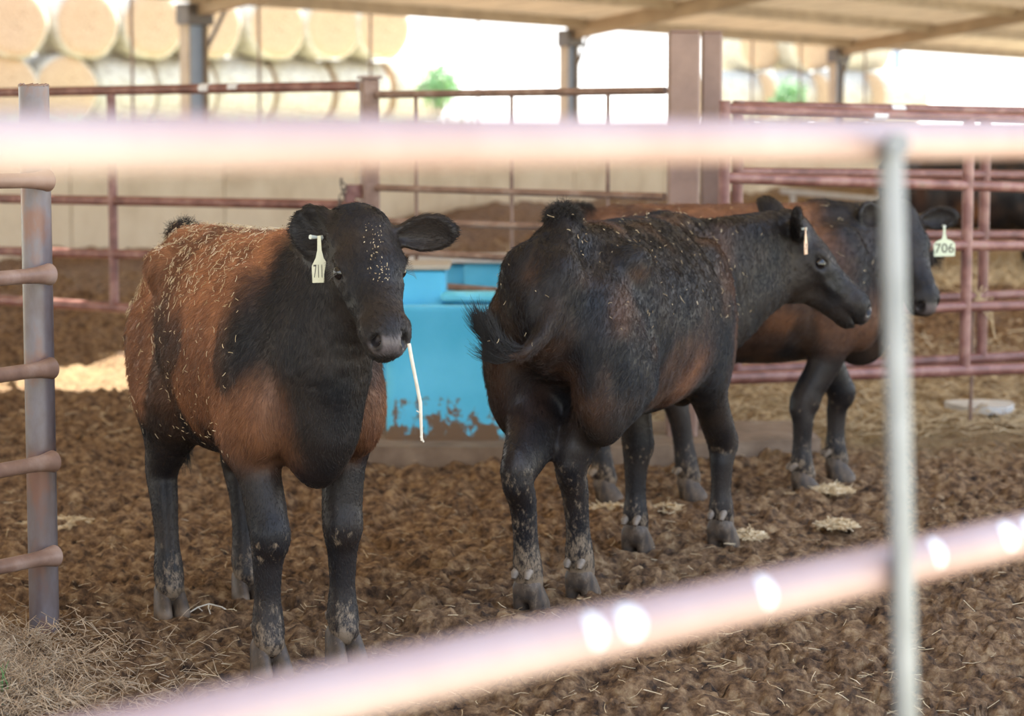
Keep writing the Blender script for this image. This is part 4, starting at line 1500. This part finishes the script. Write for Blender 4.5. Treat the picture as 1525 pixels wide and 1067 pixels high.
b.box((-0.075, -0.01, z_), (0.09, 0.012, 0.07), 0.3, bevel=.003); b.box((-0.10, -0.03, z_ - .03), (0.05, 0.03, 0.05), 0.3, bevel=.003)
b.build('latch_plate', M['pipe'], root, smooth=False)
ch = empty('latch_chain', tuple(Vector((pp.x - 0.14, pp.y - 0.05, z_)))); tag(ch, 'rusty chain looped round the gate end beside the square reddish post', 'chain')
for k in range(10):
    b = MB()
    c = Vector((0.012 * math.sin(k), 0.0, 0.05 - k * 0.026))
    pts = [c + Vector(((0.012 if k % 2 else .004) * math.cos(t), (.004 if k % 2 else .012) * math.cos(t), 0.020 * math.sin(t))) for t in np.linspace(0, 2 * math.pi, 13)]
    b.tube(pts, 0.0035, 6, cap=False); b.build('link', M['dark_steel'], ch)

# middle panel
MA, MBp = P(565, 300, 11.5), P(993, 300, 10.3)
MA, MBp = (MA.x, MA.y), (MBp.x, MBp.y)
fence('pipe_fence', 'slim brown pipe fence panel between the square reddish post and the thick brown posts', 'fence', MA, MBp,
      [(565, 141, 993, 135, .018), (565, 211, 993, 214), (565, 280, 990, 293), (590, 330, 760, 336), (640, 378, 750, 384), (665, 427, 740, 433)], M['pipe_brown'], 0.0165, 563, 990,
      ups=[(620, 142, 470, .010), (762, 141, 470, .010), (905, 141, 480, .010)], mat_up=M['rod'])

# thick posts
for (px, w, top, Y, lab) in ((1017, 46, 48, 10.2, 'thick brown square steel post, the left and wider of the pair'), (1058, 30, 49, 10.4, 'narrower brown square steel post, right beside the thick one')):
    p = P(px, 300, Y); wd = w / F * Y
    zt = zpx(px, top, Y)
    root = empty('corner_post', (p.x, p.y, 0)); tag(root, lab, 'post', None)
    b = MB(); b.box((0, 0, zt / 2 - .05), (wd, wd, zt + .1), -0.02, bevel=0.010); b.build('shaft', M['big_post'], root, smooth=False)
    b = MB(); b.box((0, 0, zt + .002), (wd * .97, wd * .97, .012), -0.02, bevel=.004); b.build('cap', M['big_post'], root, smooth=False)

# right gates
RA, RB = P(1078, 300, 9.8), P(1525, 300, 10.65); RA, RB = (RA.x, RA.y), (RB.x, RB.y)
ga, ga_o = fence('pipe_gate', 'reddish five-rail pipe gate on the right, the nearer of the two overlapping ones', 'gate', RA, RB,
      [(1078, 162, 1525, 178), (1078, 265, 1525, 279), (1450, 366, 1525, 366), (1300, 461, 1525, 455), (1100, 563, 1525, 549, .028)], M['pipe'], 0.0245, 1078, 1760,
      ups=[(1078, 150, 566, .026), (1441, 175, 556, .026), (1760, 180, 540, .026)])
RA2, RB2 = P(1098, 300, 10.3), P(1525, 300, 11.3); RA2, RB2 = (RA2.x, RA2.y), (RB2.x, RB2.y)
gb, gb_o = fence('pipe_gate', 'reddish pipe gate on the right, the farther of the two overlapping ones', 'gate', RA2, RB2,
      [(1098, 158, 1525, 166), (1098, 256, 1525, 261), (1450, 350, 1525, 350), (1300, 448, 1525, 438), (1100, 552, 1525, 531, .027)], M['pipe'], 0.023, 1098, 1800,
      ups=[(1098, 150, 560, .026), (1466, 165, 536, .026), (1800, 170, 522, .026)])
for gr, oo, A_, B_, px, py in ((ga, ga_o, RA, RB, 1296, 172), (gb, gb_o, RA2, RB2, 1322, 163)):  # highlights on the top rails, modelled as white sleeves
    b = MB(oo)
    _, X, Y = on_line(A_, B_, px); z = zpx(px, py, Y); _, X2, Y2 = on_line(A_, B_, px + 20)
    b.tube([(X, Y, z - .001), (X2, Y2, z - .002)], .0262, 14); b.build('highlight_patch', M['white_highlight'], gr)
_, X, Y = on_line(RA2, RB2, 1452)
b = MB((X, Y, 0)); b.tube([(X, Y, zpx(1452, 560, Y) + .35), (X, Y, zpx(1452, 560, Y)), (X - .004, Y, -0.03)], .009, 8)
tag(b.build('drop_rod', M['rod']), 'thin rusty drop rod stuck in the ground under the right gates', 'rod')
# loop of twine tied on the far gate
b = MB()
_, X, Y = on_line(RA2, RB2, 1463)
z = zpx(1463, 445, Y)
for k in range(5):
    b.tube([(X - .06 + .02 * k, Y - .04, z + .05 + random.uniform(-.02, .02)), (X - .01 * k, Y - .05, z), (X + .05, Y - .045, z - .03 * k + .01), (X + .03 + .01 * k, Y - .03, z - .08 - .03 * k)], .004, 6)
tag(b.build('twine_knot', M['straw']), 'knot of yellow twine tied round the right gates', 'twine')

# left post with rails welded to it
pL = P(65, 300, 6.3)
base = G(70, 950)
root = empty('gate_post', (base.x, 6.3, 0)); tag(root, 'round weathered steel post at the left edge, standing in loose hay', 'post')
zt = zpx(62, 127, 6.3)
b = MB(); b.tube([(0, 0, -0.05), (0, 0, zt * .5), (0, 0, zt)], 0.0415, 28, cap=False); b.tube([(0, 0, zt - .001), (0, 0, .1)], 0.037, 28, cap=False)
b.f.append(tuple(range(28 * 3, 28 * 4)))
b.build('shaft', M['post_grey'], root)
b = MB()
for k in range(18):
    a = k / 18 * 6.283
    b.tube([(0.0395 * math.cos(a), .0395 * math.sin(a), zt - .002), (0.0395 * math.cos(a + .36), .0395 * math.sin(a + .36), zt + random.uniform(-.001, .002))], .0028 + random.random() * .0015, 6)
b.build('torch_cut_edge', M['pipe_brown'], root)
rp0 = empty('pipe_fence', (base.x, 6.25, 0)); tag(rp0, 'brown pipe panel welded to the round post at the left edge, five rails', 'fence')
for (yr, yl) in ((269, 270), (409, 416), (549, 560), (688, 702), (829, 845)):
    z1_ = zpx(80, yr, 6.24); z0_ = zpx(0, yl, 6.06)
    dirx, diry = (P(0, 300, 6.06).x - P(80, 300, 6.24).x), -0.18
    end = Vector((base.x + 0.043, 6.247, z1_))
    step = Vector((dirx, diry, z0_ - z1_))
    pts = [end, end + step * .06, end + step * .22, end + step * .45, end + step * 1, end + step * 3, end + step * 9]
    b = MB((base.x, 6.25, 0))
    b.tube(pts, .02, 18, rr=[(.031, .031), (.027, .029), (.023, .023), (.0205, .0205), (.0205, .0205), (.0205, .0205), (.0205, .0205)])
    b.build('rail', M['pipe_brown'], rp0)
b = MB((base.x, 6.25, 0)); e_ = Vector((base.x, 6.25, 0)) + Vector((dirx, diry, 0)) * 9
b.tube([(e_.x, e_.y, -.05), (e_.x, e_.y, 1.35)], .03, 16); b.build('end_post', M['pipe_brown'], rp0)

# near gate, close to the camera and out of focus
inv = lambda px: 0.645 - 0.000182 * (px - 260)
nx0, nx1 = -900, 2400
d0, d1 = 1 / inv(nx0), 1 / inv(nx1)
ng0 = P(nx0, 300, d0); ng1 = P(nx1, 300, d1)
root = empty('pipe_gate', (ng0.x, ng0.y, 0)); tag(root, 'pale pink blurred pipe gate close in front, with one grey upright rod', 'gate')
og = (ng0.x, ng0.y, 0)
pA, pB = P(0, 214, 1 / inv(0)), P(1525, 208, 1 / inv(1525))
def ext(pA, pB, r_, n):
    d = pB - pA
    return rail(n, pA - d * .55, pB + d * 1.3, r_, M['near_pipe'], root, og, n=15, seg=24)
tr = ext(pA, pB, 0.0205, 'rail')
pC, pD = P(260, 1088, 1 / inv(260)), P(1525, 797, 1 / inv(1525))
lr = ext(pC, pD, 0.0235, 'rail')
dd = pD - pC
for k, zoff in ((1, .40), (2, .80)):
    rail('rail', pC - dd * .55 - Vector((0, 0, zoff)), pD + dd * 1.3 - Vector((0, 0, zoff)), .0235, M['near_pipe'], root, og, n=9, seg=20)
# upright rod on the far side of the rails
pt = P(1327, 215, 2.17); pb_ = P(1349, 1060, 2.17)
d = (pb_ - pt)
b = MB(og); b.tube([pt, pt + d * .5, pb_, pb_ + d * .9], .0115, 18); b.build('upright_rod', M['galv'], root)
b = MB(og); b.tube([pt + Vector((0, -.012, 0)), pt + Vector((0, -.045, 0))], .011, 14); b.build('bolt_head', M['galv'], root)
for px, w_, rl, a_, b_ in ((915, 34, 1, pC, pD), (862, 22, 1, pC, pD), (1117, 18, 1, pC, pD), (1478, 20, 1, pC, pD), (1510, 16, 1, pC, pD), (1372, 14, 1, pC, pD)):  # white patches on the lower rail stand in for light reflections
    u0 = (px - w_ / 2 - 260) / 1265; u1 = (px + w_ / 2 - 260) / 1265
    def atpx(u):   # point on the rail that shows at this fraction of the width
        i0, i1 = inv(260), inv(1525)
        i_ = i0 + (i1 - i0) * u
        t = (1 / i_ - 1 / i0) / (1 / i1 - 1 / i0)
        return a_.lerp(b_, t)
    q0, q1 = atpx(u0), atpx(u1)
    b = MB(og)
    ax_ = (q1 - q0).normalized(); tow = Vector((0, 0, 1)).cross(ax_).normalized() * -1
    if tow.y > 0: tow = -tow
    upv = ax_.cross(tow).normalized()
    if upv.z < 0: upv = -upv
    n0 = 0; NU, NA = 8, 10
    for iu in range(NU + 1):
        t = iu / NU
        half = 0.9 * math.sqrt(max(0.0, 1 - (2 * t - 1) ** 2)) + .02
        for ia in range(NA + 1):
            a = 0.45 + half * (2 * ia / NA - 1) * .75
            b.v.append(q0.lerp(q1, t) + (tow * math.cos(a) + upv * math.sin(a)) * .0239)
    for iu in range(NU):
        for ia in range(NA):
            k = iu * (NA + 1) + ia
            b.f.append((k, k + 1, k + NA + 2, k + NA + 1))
    b.build('highlight_patch', M['white_highlight'], root)

# ------------------------------------------------------------------ water trough
def trough():
    Yf = 10.0
    x0, x1 = P(574, 500, Yf).x, P(872, 500, Yf).x
    zt = zpx(620, 455, Yf)
    wd = x1 - x0; dp = 0.45
    ox, oy = x0, Yf
    root = empty('water_trough', (ox, oy, 0)); tag(root, 'bright blue plastic water trough with mud splashed up its side, between the calves', 'trough')
    # basin: outer shell with flared rim and inner walls
    prof = [(0.015, 0.0), (0.0, 0.03), (0.0, zt * .5), (-0.004, zt - .05), (-0.014, zt - .03), (-0.014, zt - .006), (0.0, zt), (0.035, zt), (0.045, zt - .02), (0.06, zt - .22), (0.08, 0.2)]
    b = MB()
    def ring(ins, z):
        r_ = 0.05
        out = []
        for (cx, cy, a0) in ((wd - r_ - ins, r_ + ins, -90), (wd - r_ - ins, dp - r_ - ins, 0), (r_ + ins, dp - r_ - ins, 90), (r_ + ins, r_ + ins, 180)):
            for k in range(6):
                a = math.radians(a0 + k * 18)
                out.append((cx + r_ * math.cos(a), cy + r_ * math.sin(a), z))
        return out
    nn_ = 24
    for ins, z in prof: b.v += [Vector(p) for p in ring(ins, z)]
    for i in range(len(prof) - 1):
        for k in range(nn_):
            a, c = i * nn_ + k, i * nn_ + (k + 1) % nn_
            b.f.append((a, c, c + nn_, a + nn_))
    b.f.append(tuple(range(nn_ - 1, -1, -1))); b.f.append(tuple(range((len(prof) - 1) * nn_, len(prof) * nn_)))
    b.build('basin', M['blue'], root)
    # raised housing at the left back
    bx0, bx1 = -0.06, P(663, 430, Yf + .35).x - x0
    zb = zpx(640, 402, Yf + .35)
    b = MB(); b.box(((bx0 + bx1) / 2, 0.32 + .20, zb / 2 + .15), (bx1 - bx0, 0.36, zb - .30), bevel=0.012); b.build('housing', M['blue'], root, smooth=False)
    # inner ledge with algae
    b = MB(); b.box(((bx1 + wd) / 2 - .01, .36, zt + .012), (wd - bx1 + .02, .14, .05), bevel=.015); b.build('ledge', M['blue_pale'], root, smooth=False)
    # back part
    Yb = Yf + 1.4
    zbk = zpx(720, 392, Yb)
    xb0, xb1 = P(690, 400, Yb).x - x0, P(905, 400, Yb).x - x0
    b = MB(); b.box(((xb0 + xb1) / 2, 1.65, zbk / 2), (xb1 - xb0, 0.5, zbk), bevel=.012); b.build('rear_tank', M['blue'], root, smooth=False)
    b = MB(); b.box((xb0 - .06, 1.60, zbk / 2), (0.14, 0.30, zbk - .02), bevel=.01); b.build('rear_corner', M['blue'], root, smooth=False)
    # lids
    zl = zpx(680, 393, Yf + .35)
    b = MB(); b.box(((bx0 + bx1) / 2 - .02, .53, zb + .012), (bx1 - bx0 + .08, .42, .024), bevel=.004); b.build('housing_lid', M['lid'], root, smooth=False)
    b = MB(); b.box(((xb0 + xb1) / 2 - .12, 1.65, zbk + .012), (xb1 - xb0 + .32, .62, .022), bevel=.004); b.build('rear_lid', M['board_white'], root, smooth=False)
    b = MB(); b.tube([(xb1 - .40, 1.36, zbk - .19), (xb1 - .36, 1.37, zbk - .12), (xb1 - .28, 1.38, zbk - .09), (xb1 - .1, 1.38, zbk - .09)], .008, 8); b.build('hose', M['dark_steel'], root)


trough()

# concrete curb round the trough pad
b = MB()
c0, c1_ = G(540, 690), G(770, 712)
b.prism([(c0.x - .6, c0.y + .03, -.06), (c1_.x + .35, c0.y - .08, -.06), (c1_.x + 1.35, c0.y + .25, -.06), (c1_.x + 1.35, c0.y + .9, -.06), (c0.x - .6, c0.y + .85, -.06)], (0, 0, .135))
tag(b.build('concrete_pad', M['curb'], smooth=False), 'low muddy concrete pad under the blue trough', 'pad')
# pale slab patch on the right
for (px, py, w_, l_, lab, mt) in ((1462, 617, .165, .10, 'pale flat stone slab in the straw at the right edge', 'board_white'),):
    c = G(px, py)
    b = MB((c.x, c.y, 0)); n_ = 14
    out = [(c.x + w_ * math.cos(a) * (1 + .15 * math.sin(3 * a)), c.y + .22 * math.sin(a) * (1 + .2 * math.cos(2 * a)), 0.02) for a in np.linspace(0, 6.283, n_, endpoint=False)]
    b.prism(out, (0, 0, .035)); tag(b.build('stone_slab', M[mt], smooth=False), lab, 'slab')

# ------------------------------------------------------------------ cattle behind the gates
cf = lambda x, y: (x, y)
cowm = M['coat']
make_calf('dark cow behind the right gates, head lowered, seen through the rails', (4.18, 20.6), (-1.0, 0.05), [(4.68, 20.4), (4.72, 20.85), (3.72, 20.4), (3.90, 20.95)], (3.36, 20.3, 1.20), (-0.08, -0.25, -0.36),
          brown=-0.2, coatseed=5, hair=0, scale=1.15, vox=0.02, name='cow')
make_calf('dark cow at the right edge behind the gates, turned away', (5.55, 21.7), (1.0, 0.25), [(5.0, 21.3), (4.95, 21.8), (6.1, 21.7), (6.05, 22.1)], (6.6, 22.0, 1.40), (0.28, 0.1, -0.25),
          brown=-0.3, coatseed=9, hair=0, scale=1.15, vox=0.02, name='cow')
b = MB()
q0, q1 = P(1165, 285, 27.5), P(1335, 300, 25.5)
b.tube([q0, q0.lerp(q1, .5), q1], .035, 10)
for t in (.1, .9):
    q = q0.lerp(q1, t); b.tube([(q.x, q.y, 0), q], .03, 8)
tag(b.build('feeder_rail', M['board_white']), 'pale horizontal rail above the straw mound behind the right gates', 'rail')

# ------------------------------------------------------------------ straw, hay and litter
def strands(name, pts_fn, nmax, mat, lab, cat, r=(.0012, .0022), ln=(.05, .16)):
    b = MB()
    for _ in range(nmax):
        c, d, L_ = pts_fn()
        mid_ = c + d * L_ * .5 + Vector((random.gauss(0, 1), random.gauss(0, 1), random.gauss(0, .6))) * L_ * .07
        b.tube([c, mid_, c + d * L_], random.uniform(*r), 3, cap=False)
    o = b.build(name, mat, smooth=False)
    tag(o, lab, cat, kind='stuff')
    return o


def gh(x, y):
    return float(ground_h(np.array([x]), np.array([y]))[0])


GX = None


def batch_heights(xy):
    a = np.array(xy)
    return ground_h(a[:, 0], a[:, 1])


def straw_field(name, n_, sampler, mat, lab, cat, lift=(.0, .012), ln=(.03, .11), r=(.0009, .0018), tilt=.25):
    xy = [sampler() for _ in range(n_)]
    hz = batch_heights(xy)
    b = MB()
    for (x, y), z in zip(xy, hz):
        a = random.uniform(0, math.pi)
        L_ = random.uniform(*ln)
        d = Vector((math.cos(a), math.sin(a), random.gauss(0, tilt))).normalized()
        c = Vector((x, y, z + random.uniform(*lift)))
        m_ = c + Vector((random.gauss(0, 1), random.gauss(0, 1), random.gauss(0, .5))) * L_ * .08
        e_ = Vector((0, 0, abs(d.z) * L_ * .5))
        b.tube([c - d * L_ / 2 + e_, m_ + e_, c + d * L_ / 2 + e_], random.uniform(*r), 3, cap=False)
    o = b.build(name, mat, smooth=False)
    tag(o, lab, cat, kind='stuff')
    return o


def samp_all():
    Y = 5.3 + 9 * random.random() ** 1.6
    return (random.uniform(-.25, .25) * Y, Y)


straw_field('loose_straw', 2600, samp_all, M['straw'], 'loose bits of straw trodden into the manure all over the pen', 'straw', ln=(.015, .055), r=(.0006, .0013))


def samp_right():
    return (random.gauss(2.2, 1.6), max(10.6 + random.random(), random.gauss(12.2, 1.5)))


straw_field('straw_bedding', 5000, samp_right, M['straw'], 'yellowish straw bedding lying behind the calves on the right', 'straw', ln=(.05, .16), r=(.002, .0035), lift=(0, .02))
straw_field('straw_bedding', 6000, lambda: (random.gauss(5.6, 2.4), random.gauss(21.5, 2.6)), M['straw'], 'deep yellow straw around the dark cows behind the right gates', 'straw', ln=(.1, .35), r=(.004, .007), lift=(0, .06), tilt=.4)


def samp_pile():
    a = random.uniform(0, 6.283); q = abs(random.gauss(0, .6))
    return (-1.55 + .48 * q * math.cos(a), 5.62 + .52 * q * math.sin(a))


straw_field('hay_pile', 34000, samp_pile, M['hay_old'], 'heap of loose dry hay at the bottom left corner around the post', 'hay', lift=(-.02, .035), ln=(.02, .09), r=(.0006, .0013), tilt=.5)
b = MB()
for k in range(6):
    c = Vector((-1.27 + random.uniform(-.02, .02), 5.50 + random.uniform(-.03, .03), 0))
    b.tube([c, c + Vector((random.uniform(-.02, .02), 0, .06)), c + Vector((random.uniform(-.05, .05), 0, .12))], .0015, 5, rr=[.0018, .0015, .0005])
tag(b.build('grass_blades', M['leaf']), 'few green grass blades growing from the hay heap', 'grass', kind='stuff')

# trodden clumps of pale hay
for px, py, w_, lab in ((915, 760, .09, 'pale trodden hay clump between the legs of the black calf'), (1112, 804, .055, 'small pale hay clump beside the right front hoof of the black calf'), (1246, 788, .06, 'yellowish hay clump on the ground above the blurred lower rail'),
                        (85, 776, .13, 'flat pale hay clump on the ground beside the round left post'), (1000, 765, .06, 'small hay clump behind the front legs of the black calf'), (1240, 742, .07, 'hay clump at the hoof of calf 706')):
    c = G(px, py); hz = gh(c.x, c.y)
    b = MB((c.x, c.y, hz))
    for _ in range(420):
        a = random.uniform(0, 6.283); q = random.random() ** .6
        p = Vector((c.x + w_ * q * math.cos(a), c.y + w_ * 1.5 * q * math.sin(a), hz + .012 + .02 * (1 - q) * random.random()))
        d = Vector((random.gauss(0, 1), random.gauss(0, 1), random.gauss(0, .15))).normalized() * random.uniform(.012, .035)
        b.tube([p - d, p + d], .0022, 3, cap=False)
    tag(b.build('hay_clump', M['straw'], smooth=False), lab, 'hay clump')

# straw hanging from the mouth of the first calf
b = MB()
pts = [P(609, 512, 5.47), P(613, 535, 5.465), P(619, 565, 5.47), P(626, 600, 5.47), P(627, 630, 5.475), P(628, 657, 5.47)]
b.tube(pts, .0045, 8, rr=[.0045, .0045, .0042, .0045, .0038, .003]); b.tube([P(620, 612, 5.47), P(627, 616, 5.47)], .0015, 5)
b.tube([P(626, 650, 5.47), P(631, 659, 5.47)], .0025, 5)
o = b.build('straw_stalk', M['pale_straw']); tag(o, 'long pale straw hanging from the mouth of the rust-brown calf', 'straw')
# twig
c = G(310, 912); z = gh(c.x, c.y) + .02
b = MB((c.x, c.y, z))
tw = lambda a_, b_, dz=0: Vector((c.x + a_, c.y + b_, z + dz))
b.tube([tw(-.055, -.03, .0), tw(-.03, 0, .012), tw(0, .02, .018), tw(.04, .01, .01), tw(.06, 0, 0)], .0022, 6)
b.tube([tw(0, .02, .018), tw(.002, -.01, .012), tw(.012, -.04, 0)], .0018, 6); b.tube([tw(-.03, 0, .012), tw(-.015, -.015, .004)], .0016, 6)
tag(b.build('twig', M['pale_straw']), 'small forked pale twig on the ground between the legs of the front calf', 'twig')


# bits of hay lying on the backs
def flecks(cf_, n_, cond, lab, ln=(.008, .03), clump=None):
    V, N_, Q_ = cf_['V'], cf_['N'], cf_['Q']
    idx = np.where(cond(V, N_))[0]
    idx = rng.choice(idx, n_)
    b = MB()
    for i in idx:
        p = Vector(cf_['toW'](V[i])); nn = Vector(cf_['R'] @ N_[i])
        t = Vector((random.gauss(0, 1), random.gauss(0, 1), random.gauss(0, 1))); t = (t - nn * t.dot(nn) * .85).normalized()
        L_ = random.uniform(*ln) * (1.0 if random.random() < .9 else 2)
        p = p + nn * random.uniform(.008, .016)
        b.tube([p - t * L_ / 2, p + Vector((random.gauss(0, 1), random.gauss(0, 1), random.gauss(0, 1))) * L_ * .1, p + t * L_ / 2], random.uniform(.0005, .0010), 3, cap=False)
    tag(b.build('hay_flecks', M['straw'], smooth=False), lab, 'hay', kind='stuff')


flecks(calf1, 900, lambda V, N_: (N_[:, 2] > .35) & (V[:, 0] < .32) & (V[:, 2] > .85) & (V[:, 1] < .1), 'dry hay bits scattered over the back of the rust-brown calf', ln=(.006, .022))
flecks(calf1, 260, lambda V, N_: (V[:, 2] > .55) & (V[:, 0] < .45) & (V[:, 1] < -.1), 'few hay bits stuck on the side of the rust-brown calf', ln=(.005, .02))
flecks(calf2, 220, lambda V, N_: (V[:, 2] > .8) & (N_[:, 2] > -.1) & (V[:, 0] < .7), 'hay bits stuck in the coat of the black calf', ln=(.004, .016))
flecks(calf3, 120, lambda V, N_: (V[:, 2] > .8) & (N_[:, 2] > .1) & (V[:, 0] < .5), 'hay bits on the back of the calf wearing tag 706', ln=(.005, .02))
def near_face(cf_, V, N_, w):
    a, b_ = cf_['hd'](0.05, 0, -0.0), cf_['hd'](0.20, 0, -0.018)
    ab = b_ - a; t = np.clip(((V - a) @ ab) / (ab @ ab), 0, 1)
    return (np.linalg.norm(V - (a + t[:, None] * ab), axis=1) < w)


flecks(calf1, 70, lambda V, N_: near_face(calf1, V, N_, .024), 'crumbs of hay on the forehead of the rust-brown calf', ln=(.001, .005))
